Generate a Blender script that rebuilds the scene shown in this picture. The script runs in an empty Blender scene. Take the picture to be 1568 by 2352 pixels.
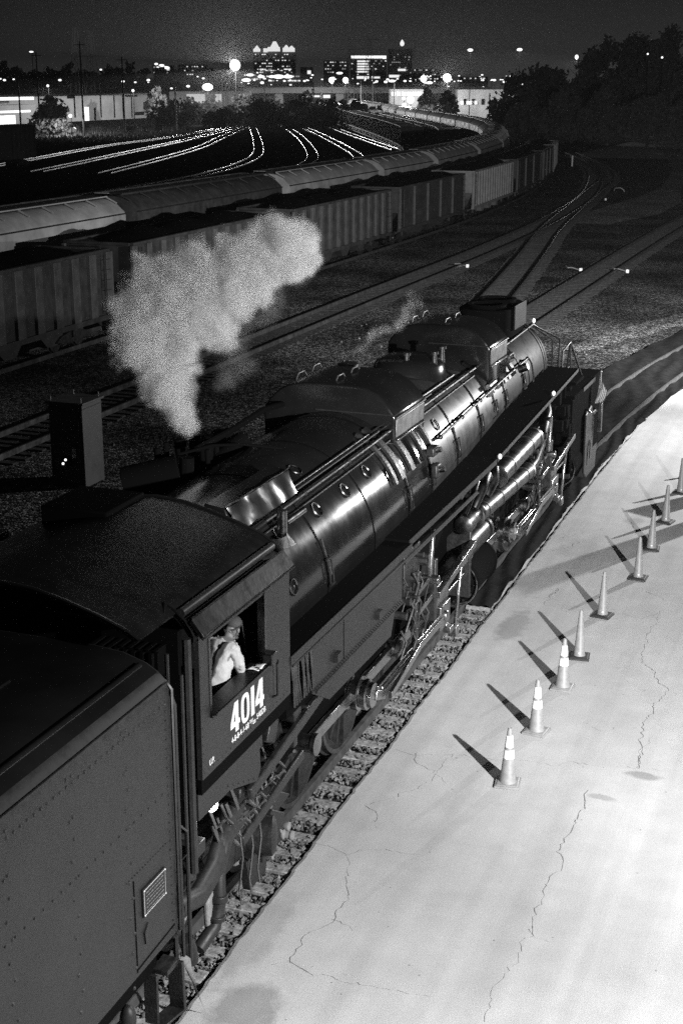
import bpy, math, random
from mathutils import Vector, Matrix
R = math.radians
rnd = random.Random(7)
scene = bpy.context.scene
COL = scene.collection

# ------------------------------------------------------------------ camera
cam_data = bpy.data.cameras.new("camera")
cam = bpy.data.objects.new("camera", cam_data)
COL.objects.link(cam)
FPX, CX, CY, CZ = 3267.0, 7.92, 0.0, 10.0          # focal length in 1568x2352 pixels, camera position
TH, PSI = R(16.83), R(20.63)                        # pitch down, yaw to the left of the track
cam_data.sensor_fit = 'VERTICAL'
cam_data.sensor_height = 36.0
cam_data.lens = 36.0 * FPX / 2352.0
cam_data.clip_start = 0.1
cam_data.clip_end = 9000
HEAD = Vector((-math.sin(PSI), math.cos(PSI), 0))
FW = HEAD * math.cos(TH) - Vector((0, 0, 1)) * math.sin(TH)
RT = Vector((math.cos(PSI), math.sin(PSI), 0))
UP = RT.cross(FW)
m = Matrix((RT, UP, -FW)).transposed().to_4x4()
m.translation = Vector((CX, CY, CZ))
cam.matrix_world = m
scene.camera = cam

def ray(u, v):
    return FW + RT * ((u - 784) / FPX) - UP * ((v - 1176) / FPX)
def at(u, v, d):
    """Point seen at photo pixel (1568 wide) at forward ground distance d."""
    r = ray(u, v)
    return Vector((CX, CY, CZ)) + r * (d / r.dot(HEAD))
def onz(u, v, z):
    r = ray(u, v)
    return Vector((CX, CY, CZ)) + r * ((z - CZ) / r.z)
def ony(u, v, y):
    r = ray(u, v)
    return Vector((CX, CY, CZ)) + r * ((y - CY) / r.y)

# ------------------------------------------------------------------ night sky
world = bpy.data.worlds.new("World")
scene.world = world
world.use_nodes = True
nt = world.node_tree
bg = nt.nodes["Background"]
tc = nt.nodes.new("ShaderNodeTexCoord")
sep = nt.nodes.new("ShaderNodeSeparateXYZ")
rmp = nt.nodes.new("ShaderNodeValToRGB")
nt.links.new(tc.outputs["Generated"], sep.inputs[0])
nt.links.new(sep.outputs["Z"], rmp.inputs["Fac"])
nt.links.new(rmp.outputs["Color"], bg.inputs["Color"])
el = rmp.color_ramp.elements                       # town glow: brightest along the skyline, fading upward
el[0].position = 0.0; el[0].color = (.04, .04, .04, 1)
el[1].position = 1.0; el[1].color = (.005, .005, .005, 1)
for q_, c_ in ((.018, .022), (.056, .009), (.15, .012), (.4, .007)):
    e = el.new(q_); e.color = (c_, c_, c_, 1)
az = nt.nodes.new("ShaderNodeMapRange")            # and stronger toward the lit side of town
az.inputs["From Min"].default_value = -.6; az.inputs["From Max"].default_value = -.1
az.inputs["To Min"].default_value = .62; az.inputs["To Max"].default_value = 1.2
nt.links.new(sep.outputs["X"], az.inputs["Value"])
nt.links.new(az.outputs["Result"], bg.inputs["Strength"])

vs = scene.view_settings
vs.view_transform = 'Standard'
vs.look = 'None'
vs.exposure = 0
vs.gamma = 1
scene.cycles.use_denoising = False
scene.cycles.max_bounces = 5
scene.cycles.diffuse_bounces = 2
scene.cycles.glossy_bounces = 3
scene.cycles.volume_bounces = 2
scene.cycles.transparent_max_bounces = 4
scene.cycles.sample_clamp_indirect = .6
scene.cycles.volume_step_rate = 1.0
scene.cycles.volume_max_steps = 256

# ------------------------------------------------------------------ yard floodlights (out of frame, they cast the cone shadows)
def flood(loc, target, power, angle, blend, r):
    d = bpy.data.lights.new("floodlight_lamp", 'SPOT')
    d.energy = power; d.spot_size = R(angle); d.spot_blend = blend; d.shadow_soft_size = r
    o = bpy.data.objects.new("floodlight_lamp", d)
    COL.objects.link(o)
    o.location = loc
    o.rotation_euler = (Vector(target) - Vector(loc)).to_track_quat('-Z', 'Y').to_euler()
    return o
flood((12.28, 9.43, 7.45), (1.5, 44, 1), 36000, 86, 1.0, .10)      # far head of the tower by the camera
flood((12.28, 9.43, 7.45), (6.6, 12, 0), 16500, 108, 1.0, .10)      # its near head
flood((12.28, 9.43, 7.5), (-3, 20, 7.5), 15500, 40, 1.0, .10)          # extra head added to brighten the steam
flood((10.2, 45.0, 7.0), (2.5, 38, 0), 18000, 120, 1.0, .12)          # tower farther down: head on the pavement
flood((10.2, 45.0, 7.2), (-12, 80, 0), 85000, 120, 1.0, .12)        # and head on the yard

# ------------------------------------------------------------------ materials
def mat(name, g, rough=.6, metal=0., var=0., scale=6., bump=0., bscale=40., spec=.5, coat=0., detail=4., var2=0., scale2=1.):
    m = bpy.data.materials.new(name)
    m.use_nodes = True
    t = m.node_tree
    b = t.nodes["Principled BSDF"]
    b.inputs["Base Color"].default_value = (g, g, g, 1)
    b.inputs["Roughness"].default_value = rough
    b.inputs["Metallic"].default_value = metal
    b.inputs["Specular IOR Level"].default_value = spec
    if coat:
        b.inputs["Coat Weight"].default_value = coat
        b.inputs["Coat Roughness"].default_value = .12
    c = t.nodes.new("ShaderNodeTexCoord")
    if var:
        n = t.nodes.new("ShaderNodeTexNoise")
        n.inputs["Scale"].default_value = scale
        n.inputs["Detail"].default_value = detail
        n.inputs["Roughness"].default_value = .65
        t.links.new(c.outputs["Object"], n.inputs["Vector"])
        mr = t.nodes.new("ShaderNodeMapRange")
        mr.inputs["From Min"].default_value = .3; mr.inputs["From Max"].default_value = .7
        mr.inputs["To Min"].default_value = g * (1 - var); mr.inputs["To Max"].default_value = g * (1 + var)
        t.links.new(n.outputs["Fac"], mr.inputs["Value"])
        out = mr.outputs["Result"]
        if var2:
            n2 = t.nodes.new("ShaderNodeTexNoise")
            n2.inputs["Scale"].default_value = scale2; n2.inputs["Detail"].default_value = 3
            t.links.new(c.outputs["Object"], n2.inputs["Vector"])
            m2 = t.nodes.new("ShaderNodeMapRange")
            m2.inputs["From Min"].default_value = .3; m2.inputs["From Max"].default_value = .7
            m2.inputs["To Min"].default_value = 1 - var2; m2.inputs["To Max"].default_value = 1 + var2
            t.links.new(n2.outputs["Fac"], m2.inputs["Value"])
            mu = t.nodes.new("ShaderNodeMath"); mu.operation = 'MULTIPLY'
            t.links.new(out, mu.inputs[0]); t.links.new(m2.outputs["Result"], mu.inputs[1])
            out = mu.outputs[0]
        cc = t.nodes.new("ShaderNodeCombineColor")
        for i in range(3):
            t.links.new(out, cc.inputs[i])
        t.links.new(cc.outputs[0], b.inputs["Base Color"])
        mr3 = t.nodes.new("ShaderNodeMapRange")
        mr3.inputs["From Min"].default_value = .3; mr3.inputs["From Max"].default_value = .7
        mr3.inputs["To Min"].default_value = max(0, rough * .8); mr3.inputs["To Max"].default_value = min(1, rough * 1.25)
        t.links.new(n.outputs["Fac"], mr3.inputs["Value"])
        t.links.new(mr3.outputs["Result"], b.inputs["Roughness"])
    if bump:
        n = t.nodes.new("ShaderNodeTexNoise")
        n.inputs["Scale"].default_value = bscale
        n.inputs["Detail"].default_value = 3
        t.links.new(c.outputs["Object"], n.inputs["Vector"])
        bp = t.nodes.new("ShaderNodeBump")
        bp.inputs["Strength"].default_value = bump
        bp.inputs["Distance"].default_value = .02
        t.links.new(n.outputs["Fac"], bp.inputs["Height"])
        t.links.new(bp.outputs["Normal"], b.inputs["Normal"])
    return m

def emit(name, s):
    m = bpy.data.materials.new(name)
    m.use_nodes = True
    t = m.node_tree
    b = t.nodes["Principled BSDF"]
    b.inputs["Base Color"].default_value = (.5, .5, .5, 1)
    b.inputs["Emission Color"].default_value = (1, 1, 1, 1)
    b.inputs["Emission Strength"].default_value = s
    m.cycles.emission_sampling = 'NONE'
    return m

def gravel_mat(name, lo, hi, cell, big=.35):
    """Loose stones: each voronoi cell has its own grey, with larger patches of dirt."""
    m = bpy.data.materials.new(name)
    m.use_nodes = True
    t = m.node_tree
    b = t.nodes["Principled BSDF"]
    b.inputs["Roughness"].default_value = .85
    b.inputs["Specular IOR Level"].default_value = 0
    c = t.nodes.new("ShaderNodeTexCoord")
    v = t.nodes.new("ShaderNodeTexVoronoi")
    v.inputs["Scale"].default_value = 1 / cell
    t.links.new(c.outputs["Object"], v.inputs["Vector"])
    s = t.nodes.new("ShaderNodeSeparateColor")
    t.links.new(v.outputs["Color"], s.inputs[0])
    p = t.nodes.new("ShaderNodeMath"); p.operation = 'POWER'; p.inputs[1].default_value = 3.2
    t.links.new(s.outputs[0], p.inputs[0])
    mr = t.nodes.new("ShaderNodeMapRange")
    mr.inputs["To Min"].default_value = lo; mr.inputs["To Max"].default_value = hi
    t.links.new(p.outputs[0], mr.inputs["Value"])
    n = t.nodes.new("ShaderNodeTexNoise"); n.inputs["Scale"].default_value = .22; n.inputs["Detail"].default_value = 5
    t.links.new(c.outputs["Object"], n.inputs["Vector"])
    m2 = t.nodes.new("ShaderNodeMapRange")
    m2.inputs["From Min"].default_value = .35; m2.inputs["From Max"].default_value = .65
    m2.inputs["To Min"].default_value = 1 - big; m2.inputs["To Max"].default_value = 1 + big
    t.links.new(n.outputs["Fac"], m2.inputs["Value"])
    mu = t.nodes.new("ShaderNodeMath"); mu.operation = 'MULTIPLY'
    t.links.new(mr.outputs["Result"], mu.inputs[0]); t.links.new(m2.outputs["Result"], mu.inputs[1])
    cc = t.nodes.new("ShaderNodeCombineColor")
    for i in range(3):
        t.links.new(mu.outputs[0], cc.inputs[i])
    t.links.new(cc.outputs[0], b.inputs["Base Color"])
    bp = t.nodes.new("ShaderNodeBump"); bp.inputs["Strength"].default_value = .9; bp.inputs["Distance"].default_value = cell * .5
    bp.invert = True
    t.links.new(v.outputs["Distance"], bp.inputs["Height"])
    t.links.new(bp.outputs["Normal"], b.inputs["Normal"])
    return m

M = {}
M['paint'] = mat('black_gloss_paint', .007, .15, var=.2, scale=2, bump=.012, bscale=3.5, var2=.3, scale2=.7)
M['paint_highlight'] = mat('highlight_black_paint', .016, .37, var=.12, scale=2, spec=.62, bump=.012, bscale=3.5)  # rougher, lighter copy that puts a broad highlight on the front jacket
M['panel'] = mat('painted_lit_lid_side', .10, .4, var=.5, scale=5, bump=.06, bscale=6, spec=.6)  # lid side lighter than the lid: lamp light put into the colour
M['side'] = mat('black_satin_paint', .0135, .5, var=.18, scale=9, spec=.35, bump=.04, bscale=60, var2=.12, scale2=1.2)
M['graphite'] = mat('graphite_smokebox', .008, .5, var=.3, scale=5, spec=.14, bump=.1, bscale=20)
M['roof'] = mat('roof_black_shaded', .006, .33, var=.4, scale=2.5, spec=.3, bump=.1, bscale=12)  # darker than the sides: shade of top surfaces put into the colour
M['gear'] = mat('oily_black_iron', .011, .45, var=.5, scale=7, spec=.5, bump=.3, bscale=25)
M['dark'] = mat('deep_black', .003, .9, spec=.02)  # near-black without sheen
M['rod'] = mat('polished_rod_steel', .34, .28, metal=1., var=.35, scale=6, bump=.08, bscale=30)
M['bright'] = mat('bright_steel', .42, .2, metal=1., var=.25, scale=8, bump=.1, bscale=14)
M['jacket'] = mat('steam_pipe_jacket', .09, .34, metal=1., var=.4, scale=4, bump=.08, bscale=15)
M['white'] = mat('white_lettering', .62, .7, var=.1, scale=20)
M['pale'] = mat('pale_lagging', .18, .8, var=.3, scale=9, bump=.4, bscale=20)
M['concrete'] = None
M['tie'] = mat('weathered_sleeper', .2, .9, var=.6, scale=14, bump=.7, bscale=18, spec=.2)
M['rail'] = mat('rail_steel', .12, .38, metal=.8, var=.35, scale=3)
M['rail_dusty'] = mat('greasy_dusty_rail', .05, .6, var=.3, scale=6, spec=.3)
M['raildull'] = mat('dull_rail_steel', .025, .34, metal=1., var=.6, scale=.3)
M['railfar'] = mat('worn_rail_steel', .2, .3, metal=1., var=.5, scale=.15)
M['ground'] = gravel_mat('yard_ballast', .012, .20, .065, .6)
M['ballast'] = gravel_mat('track_ballast', .012, .3, .05)
M['tie_dark'] = mat('dark_sleeper', .03, .95, var=.6, scale=9, bump=.5, bscale=14, spec=.2)  # darker copy of the sleeper colour
M['yard_dark'] = gravel_mat('dark_yard_gravel', .001, .008, .3, .4)  # near-black copy of the yard gravel
M['scrub'] = mat('scrub_leaves', .005, .9, var=.5, scale=.6, spec=0)
M['stone'] = mat('ballast_stone', .12, .9, var=.8, scale=6, spec=.2, detail=1)
M['rubber'] = mat('black_rubber', .02, .7)
M['cone'] = mat('traffic_cone_plastic', .2, .5, var=.12, scale=7, var2=.1, scale2=14)
M['band'] = mat('reflective_band', .9, .35)
M['mat'] = mat('track_mat_fabric', .012, .9, var=.35, scale=4, bump=.5, bscale=7, spec=.03)
M['hem'] = mat('torn_pale_hem', .22, .9, var=.4, scale=20)
M['hopper'] = mat('weathered_hopper_steel', .022, .6, var=.35, scale=2, spec=.35, var2=.25, scale2=.3)
M['hopper_pale'] = mat('pale_aluminium_hopper', .145, .5, var=.25, scale=2, spec=.4)
M['grain'] = mat('pale_grey_car_paint', .19, .6, var=.22, scale=1.2, spec=.35, var2=.15, scale2=.25)
M['hopper_rib'] = mat('hopper_rib_steel', .046, .55, var=.3, scale=2, spec=.35)
M['coal'] = mat('coal', .002, .9, spec=.03, bump=1, bscale=6)
M['bark'] = mat('bark', .03, .9)
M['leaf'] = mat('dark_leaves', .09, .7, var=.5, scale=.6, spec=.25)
M['leaf_lit'] = mat('leaves_painted_lit', .16, .7, var=.5, scale=.6, spec=.25)  # lit copy of the leaf material, lamp light put into the colour
M['wall'] = mat('warehouse_cladding', .2, .8, var=.25, scale=.25)
M['tower'] = mat('tower_stone', .3, .8, var=.25, scale=.05)
M['deck'] = mat('bridge_concrete', .3, .85, var=.2, scale=.2)
M['pole'] = mat('pole_timber', .03, .8)
M['steel'] = mat('galvanised_steel', .3, .5, metal=.6)
M['cabinet'] = mat('cabinet_paint', .03, .6, var=.2, scale=3)
M['skin'] = mat('skin', .17, .55, var=.12, scale=30)
M['hair'] = mat('grey_hair', .12, .7, var=.5, scale=60)
M['shirt'] = mat('white_shirt_cotton', .42, .85, var=.15, scale=12, bump=1., bscale=11)
M['overall'] = mat('dark_overall_cloth', .05, .85, var=.2, scale=30)
M['glove'] = mat('dark_glove', .012, .8)
M['paper'] = mat('paper', .7, .9)
M['lamp'] = emit('lit_lamp', 1.6)
M['lamp_big'] = emit('lit_floodlight', 2.5)
M['win'] = emit('lit_window', 1.1)
M['win_dim'] = emit('dim_window', .35)
M['roof_lit'] = emit('glowing_crown', .9)  # roofs glow by emission in place of floodlights
M['flag_dark'] = mat('flag_canton', .03, .8)
M['flag_pale'] = mat('flag_pale_stripe', .5, .8)
M['flag_mid'] = mat('flag_mid_stripe', .09, .8)

# ------------------------------------------------------------------ mesh helpers
class MB:
    def __init__(s):
        s.v = []; s.f = []
    def add(s, vs, fs):
        b = len(s.v)
        s.v += [tuple(v) for v in vs]
        s.f += [tuple(i + b for i in f) for f in fs]
        return s
    def box(s, x0, x1, y0, y1, z0, z1):
        v = [(x, y, z) for z in (z0, z1) for y in (y0, y1) for x in (x0, x1)]
        return s.add(v, [(0, 2, 3, 1), (4, 5, 7, 6), (0, 1, 5, 4), (2, 6, 7, 3), (0, 4, 6, 2), (1, 3, 7, 5)])
    def obox(s, c, d, mat3=None):
        """Box of full size d about c, turned by mat3."""
        k = Matrix.Identity(3) if mat3 is None else mat3
        v = [Vector(c) + k @ Vector((a * d[0] / 2, b * d[1] / 2, e * d[2] / 2)) for e in (-1, 1) for b in (-1, 1) for a in (-1, 1)]
        return s.add(v, [(0, 2, 3, 1), (4, 5, 7, 6), (0, 1, 5, 4), (2, 6, 7, 3), (0, 4, 6, 2), (1, 3, 7, 5)])
    def bar(s, p, q, w, h, up=(0, 0, 1)):
        """Rectangular bar from p to q: w across, h along up."""
        p = Vector(p); q = Vector(q); d = q - p; n = d.normalized()
        a = n.cross(Vector(up)); a.normalize(); u = a.cross(n)
        return s.obox((p + q) / 2, (w, d.length, h), Matrix((a, n, u)).transposed())
    def ring(s, c, ax, r, n, ph=0):
        ax = Vector(ax).normalized()
        a = ax.orthogonal().normalized() if abs(ax.z) > .9 else Vector((0, 0, 1)).cross(ax).normalized()
        b = ax.cross(a)
        return [Vector(c) + (a * math.cos(ph + 2 * math.pi * i / n) + b * math.sin(ph + 2 * math.pi * i / n)) * r for i in range(n)]
    def cyl(s, p, q, r0, r1=None, n=16, caps=True):
        r1 = r0 if r1 is None else r1
        ax = Vector(q) - Vector(p)
        v = s.ring(p, ax, r0, n) + s.ring(q, ax, r1, n)
        f = [(i, (i + 1) % n, n + (i + 1) % n, n + i) for i in range(n)]
        if caps:
            f += [tuple(range(n - 1, -1, -1)), tuple(range(n, 2 * n))]
        return s.add(v, f)
    def lathe(s, p, ax, prof, n=20, caps=True):
        """prof: list of (distance along ax, radius)."""
        ax = Vector(ax).normalized(); v = []; f = []
        for (t, r) in prof:
            v += s.ring(Vector(p) + ax * t, ax, r, n)
        for k in range(len(prof) - 1):
            for i in range(n):
                f.append((k * n + i, k * n + (i + 1) % n, (k + 1) * n + (i + 1) % n, (k + 1) * n + i))
        if caps:
            f.append(tuple(range(n - 1, -1, -1)))
            f.append(tuple(range((len(prof) - 1) * n, len(prof) * n)))
        return s.add(v, f)
    def tube(s, pts, r, n=8):
        pts = [Vector(p) for p in pts]
        v = []; f = []
        t0 = (pts[1] - pts[0]).normalized()
        a = t0.orthogonal().normalized()
        for i, p in enumerate(pts):
            t = (pts[min(i + 1, len(pts) - 1)] - pts[max(i - 1, 0)]).normalized()
            a = (a - t * a.dot(t)).normalized()
            b = t.cross(a)
            rr = r[i] if isinstance(r, (list, tuple)) else r
            v += [p + (a * math.cos(2 * math.pi * k / n) + b * math.sin(2 * math.pi * k / n)) * rr for k in range(n)]
        for i in range(len(pts) - 1):
            for k in range(n):
                f.append((i * n + k, i * n + (k + 1) % n, (i + 1) * n + (k + 1) % n, (i + 1) * n + k))
        f.append(tuple(range(n - 1, -1, -1))); f.append(tuple(range((len(pts) - 1) * n, len(pts) * n)))
        return s.add(v, f)
    def prism(s, poly, axis, a, b):
        """poly in the plane across axis ('x': (y,z), 'y': (x,z), 'z': (x,y)) extruded from a to b."""
        def P(p, t):
            return (t, p[0], p[1]) if axis == 'x' else (p[0], t, p[1]) if axis == 'y' else (p[0], p[1], t)
        n = len(poly)
        v = [P(p, a) for p in poly] + [P(p, b) for p in poly]
        f = [(i, (i + 1) % n, n + (i + 1) % n, n + i) for i in range(n)] + [tuple(range(n - 1, -1, -1)), tuple(range(n, 2 * n))]
        return s.add(v, f)
    def sphere(s, c, r, n=12, k=8, sq=(1, 1, 1)):
        v = [(c[0], c[1], c[2] + r * sq[2])]
        for j in range(1, k):
            ph = math.pi * j / k
            for i in range(n):
                th = 2 * math.pi * i / n
                v.append((c[0] + r * sq[0] * math.sin(ph) * math.cos(th), c[1] + r * sq[1] * math.sin(ph) * math.sin(th), c[2] + r * sq[2] * math.cos(ph)))
        v.append((c[0], c[1], c[2] - r * sq[2]))
        f = [(0, 1 + i, 1 + (i + 1) % n) for i in range(n)]
        for j in range(k - 2):
            for i in range(n):
                f.append((1 + j * n + i, 1 + (j + 1) * n + i, 1 + (j + 1) * n + (i + 1) % n, 1 + j * n + (i + 1) % n))
        L = len(v) - 1
        f += [(L, 1 + (k - 2) * n + (i + 1) % n, 1 + (k - 2) * n + i) for i in range(n)]
        return s.add(v, f)
    def grid(s, rows):
        """Sheet through rows of points."""
        n = len(rows[0]); v = [p for r in rows for p in r]
        f = [(j * n + i, j * n + i + 1, (j + 1) * n + i + 1, (j + 1) * n + i) for j in range(len(rows) - 1) for i in range(n - 1)]
        return s.add(v, f)
    def build(s, name, m, parent=None, bevel=0, smooth=40, loc=None):
        o0 = wloc(parent) if parent else (Vector(loc) if loc is not None else Vector((0, 0, 0)))
        me = bpy.data.meshes.new(name)
        me.from_pydata([(v[0] - o0.x, v[1] - o0.y, v[2] - o0.z) for v in s.v], [], s.f)
        me.update()
        for mm in (m if isinstance(m, (list, tuple)) else [m]):
            me.materials.append(mm)
        if smooth:
            me.shade_smooth()
            me.set_sharp_from_angle(angle=R(smooth))
        o = bpy.data.objects.new(name, me)
        COL.objects.link(o)
        if parent:
            o.parent = parent
        else:
            o.location = o0
        if bevel:
            b = o.modifiers.new("edge", 'BEVEL'); b.width = bevel; b.segments = 2; b.limit_method = 'ANGLE'
        return o
WL = {}
def wloc(p):
    t = Vector((0, 0, 0))
    while p is not None:
        t = t + p.location
        p = p.parent
    return t
def tag(o, label=None, cat=None, group=None, kind=None):
    if label: o['label'] = label
    if cat: o['category'] = cat
    if group: o['group'] = group
    if kind: o['kind'] = kind
    return o
def thing(name, label, cat, loc=(0, 0, 0), group=None, kind=None):
    o = bpy.data.objects.new(name, None)
    COL.objects.link(o)
    o.location = loc
    o.empty_display_size = .2
    return tag(o, label, cat, group, kind)
KIDS = {}
def kids(o):
    return [c for c in COL.objects if c.parent == o]
def tree_of(o):
    return (o, [tree_of(c) for c in kids(o)])
def dup(node, parent=None):
    o, ch = node
    c = o.copy(); COL.objects.link(c)
    if parent: c.parent = parent
    for n in ch:
        dup(n, c)
    return c
def smooth_path(pts, step=4.):
    """Catmull-Rom through 2-D points."""
    P = [Vector((p[0], p[1])) for p in pts]
    P = [P[0] * 2 - P[1]] + P + [P[-1] * 2 - P[-2]]
    out = []
    for i in range(1, len(P) - 2):
        n = max(1, int((P[i + 1] - P[i]).length / step))
        for k in range(n):
            t = k / n
            a, b, c, d = P[i - 1], P[i], P[i + 1], P[i + 2]
            out.append(.5 * (2 * b + (c - a) * t + (2 * a - 5 * b + 4 * c - d) * t * t + (3 * b - a - 3 * c + d) * t ** 3))
    out.append(P[-2])
    return out
def offset(path, d):
    out = []
    for i, p in enumerate(path):
        t = (path[min(i + 1, len(path) - 1)] - path[max(i - 1, 0)]).normalized()
        out.append(Vector((p.x + t.y * d, p.y - t.x * d)))
    return out
# ================================================================== SETTING
GZ = -.22
g = MB()
g.grid([[(x, y, GZ) for x in (-1500, -700, -200, -60, -20, 20, 60, 300, 900)] for y in (-40, 0, 30, 60, 120, 240, 500, 1000, 2000)])
tag(g.build('ground', M['ground'], smooth=0), 'dark stony ballast ground of the rail yard', kind='structure')

def arc_track():
    p = [Vector((0, -12.))]
    y = -12.
    while y < 36:
        y += 1.5; p.append(Vector((0, y)))
    while y < 110:
        y += 1.5; p.append(Vector(((y - 36) ** 2 / 270., y)))
    return p
T0 = arc_track()
def railbar(path, off, w=.075, h=.165, top=0.):
    a = offset(path, off - w / 2); b = offset(path, off + w / 2)
    mb = MB(); n = len(path)
    v = []
    for i in range(n):
        v += [(a[i].x, a[i].y, top - h), (a[i].x, a[i].y, top), (b[i].x, b[i].y, top), (b[i].x, b[i].y, top - h)]
    f = []
    for i in range(n - 1):
        for k in range(3):
            f.append((i * 4 + k, i * 4 + k + 1, i * 4 + 5 + k, i * 4 + 4 + k))
    f += [(0, 1, 2, 3), (n * 4 - 1, n * 4 - 2, n * 4 - 3, n * 4 - 4)]
    mb.add(v, f)
    return mb
def railhead(path, off, w=.075, h=.165):
    n = len(path); cs = [(math.cos(math.pi * k / 6), math.sin(math.pi * k / 6)) for k in range(7)]
    ls = [offset(path, off + c * w / 2) for c, s_ in cs]
    rows_ = [[(ls[k][i].x, ls[k][i].y, -.06 + .06 * cs[k][1] - (.11 if k in (0, 6) else 0)) for k in range(7)] for i in range(n)]
    return MB().grid(rows_)
def sleeper(mb, c, t, rr, L=2.6):
    n = Vector((t.y, -t.x))
    w = rr.uniform(.2, .25)
    mb.obox((c.x + rr.uniform(-.06, .06) * n.x, c.y + rr.uniform(-.06, .06) * n.x, -.245), (L + rr.uniform(-.08, .08), w, .15),
            Matrix(((n.x, t.x, 0), (n.y, t.y, 0), (0, 0, 1))) @ Matrix.Rotation(rr.uniform(-.025, .025), 3, 'Z'))
def walk(path, step, a=0., b=1e9):
    """Points and directions every step metres along path, between lengths a and b."""
    out = []; L = 0.; nxt = a
    for i in range(len(path) - 1):
        d = path[i + 1] - path[i]; l = d.length; t = d / l
        while nxt <= L + l and nxt < b:
            out.append((path[i] + t * (nxt - L), t)); nxt += step
        L += l
    return out
def track(label, path, mrail, near=(0, 0), ties=(0, 0), top=0.):
    o = thing('railway_track', label, None, (path[0].x, path[0].y, 0), kind='structure')
    for s in (-1, 1):
        (railbar(path, s * .755) if mrail in (M['rail'], M['rail_dusty']) else railhead(path, s * .755)).build('rail', mrail, o, smooth=0 if mrail in (M['rail'], M['rail_dusty']) else 80)
    rr = random.Random(int(abs(path[0].x * 10)) + 3)
    if near[1]:
        for c, t in walk(path, .505, near[0], near[1]):
            mb = MB(); sleeper(mb, c, t, rr); mb.build('sleeper', M['tie'], o, bevel=.012)
    if ties[1]:
        mb = MB()
        for c, t in walk(path, .52, ties[0], ties[1]):
            sleeper(mb, c, t, rr)
        tag(mb.build('sleepers', M['tie_dark'], o), kind='stuff')
    return o
track('railway track under the steam locomotive', T0, M['rail_dusty'], near=(21., 40.), ties=(40., 100.))
P66 = smooth_path([(-6.6, 20), (-6.6, 60), (-6.6, 100), (-6.0, 125), (-4., 150)])
track('railway track on the far side of the locomotive', P66, M['rail'], ties=(0, 130.))
PDIV = smooth_path([(-6.6, 40), (-7.5, 52), (-9.85, 70.5), (-12.2, 87), (-14.7, 104), (-18.5, 138), (-21.5, 162), (-28, 188), (-37, 216)])
track('railway track that turns off to the left and curves away', PDIV, M['rail'], ties=(0, 180.))
P154 = smooth_path([(-15.4, 15), (-15.4, 60), (-15.4, 90), (-16.4, 115), (-19, 140), (-25, 172), (-34, 205)])
track('railway track beside the ribbed coal hopper train', P154, M['rail'], ties=(0, 180.))
T1 = smooth_path([(-22.35, 0), (-22.35, 60), (-22.4, 100), (-23.4, 120), (-25.3, 140), (-29, 162), (-36, 190), (-46, 215), (-60, 248)], 2.)
track('railway track under the ribbed coal hopper train', T1, M['rail'])
T2 = smooth_path([(-28.3, 0), (-28.3, 60), (-28.3, 108), (-29.2, 126), (-31.8, 148), (-36, 168), (-42, 190), (-50, 214), (-60, 238), (-84, 290), (-150, 434), (-190, 522)], 2.)
track('railway track under the pale covered hopper train', T2, M['rail'])
T4 = smooth_path([(-34, 60), (-34, 110), (-37, 140), (-43, 172), (-53, 206), (-65.5, 236), (-89, 287), (-155, 431), (-195, 518)], 2.)
track('railway track under the far line of pale cars', T4, M['rail'])
T3 = smooth_path([(-41, 120), (-45.5, 160), (-55, 196), (-70.5, 233), (-94, 284), (-166, 438), (-206, 524)], 2.)
track('railway track under the dark hopper train in the curve', T3, M['rail'])

mb = MB(); mb.grid([[(x, y, GZ + .004) for x in (-520, -200, -60)] for y in (60, 140, 200)]); mb.grid([[(-520 + k * 100, 200, GZ + .004) for k in range(4)] + [(-60, 200, GZ + .004)], [(-520 + k * 90, 620, GZ + .004) for k in range(4)] + [(-200, 620, GZ + .004)]])
tag(mb.build('dark_yard_ground', M['yard_dark'], smooth=0), 'near-black ground between the shining tracks of the far yard', kind='structure')
# tracks of the left-hand yard, their rails shining under the yard lamp
YARD = [
    ('railway track with shining rails, bending into the hollow of the yard', [(-137, 324), (-98, 239), (-79, 196), (-70, 170), (-65, 149), (-63, 132), (-62, 115)]),
    ('railway track with shining rails, hooked at its near end', [(-132, 331), (-98, 259), (-70.5, 196.5), (-62, 172), (-57.5, 155)]),
    ('railway track with shining rails, third from the hooked one', [(-129, 333), (-96, 266), (-66, 202), (-57.5, 180)]),
    ('railway track with shining rails, beside the near end of the dark hoppers', [(-127, 345), (-93, 274), (-64, 215)]),
    ('railway track with shining rails, nearest the dark hopper train', [(-123, 350), (-91, 283), (-69, 238), (-60, 220)]),
    ('railway track crossing the left of the yard, farthest back', [(-139, 318), (-122, 254), (-114, 214), (-103, 176), (-95, 148)]),
    ('railway track crossing the left of the yard, in its middle', [(-138, 320), (-117, 255), (-105, 214), (-94, 176), (-86, 148)]),
    ('railway track crossing the left of the yard, nearest the front', [(-137, 322), (-112, 254), (-97, 214), (-85, 176), (-77, 148)]),
]
for lb, pts in YARD:
    track(lb, smooth_path(pts, 3.), M['raildull' if 'crossing' in lb else 'railfar'])

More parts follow.
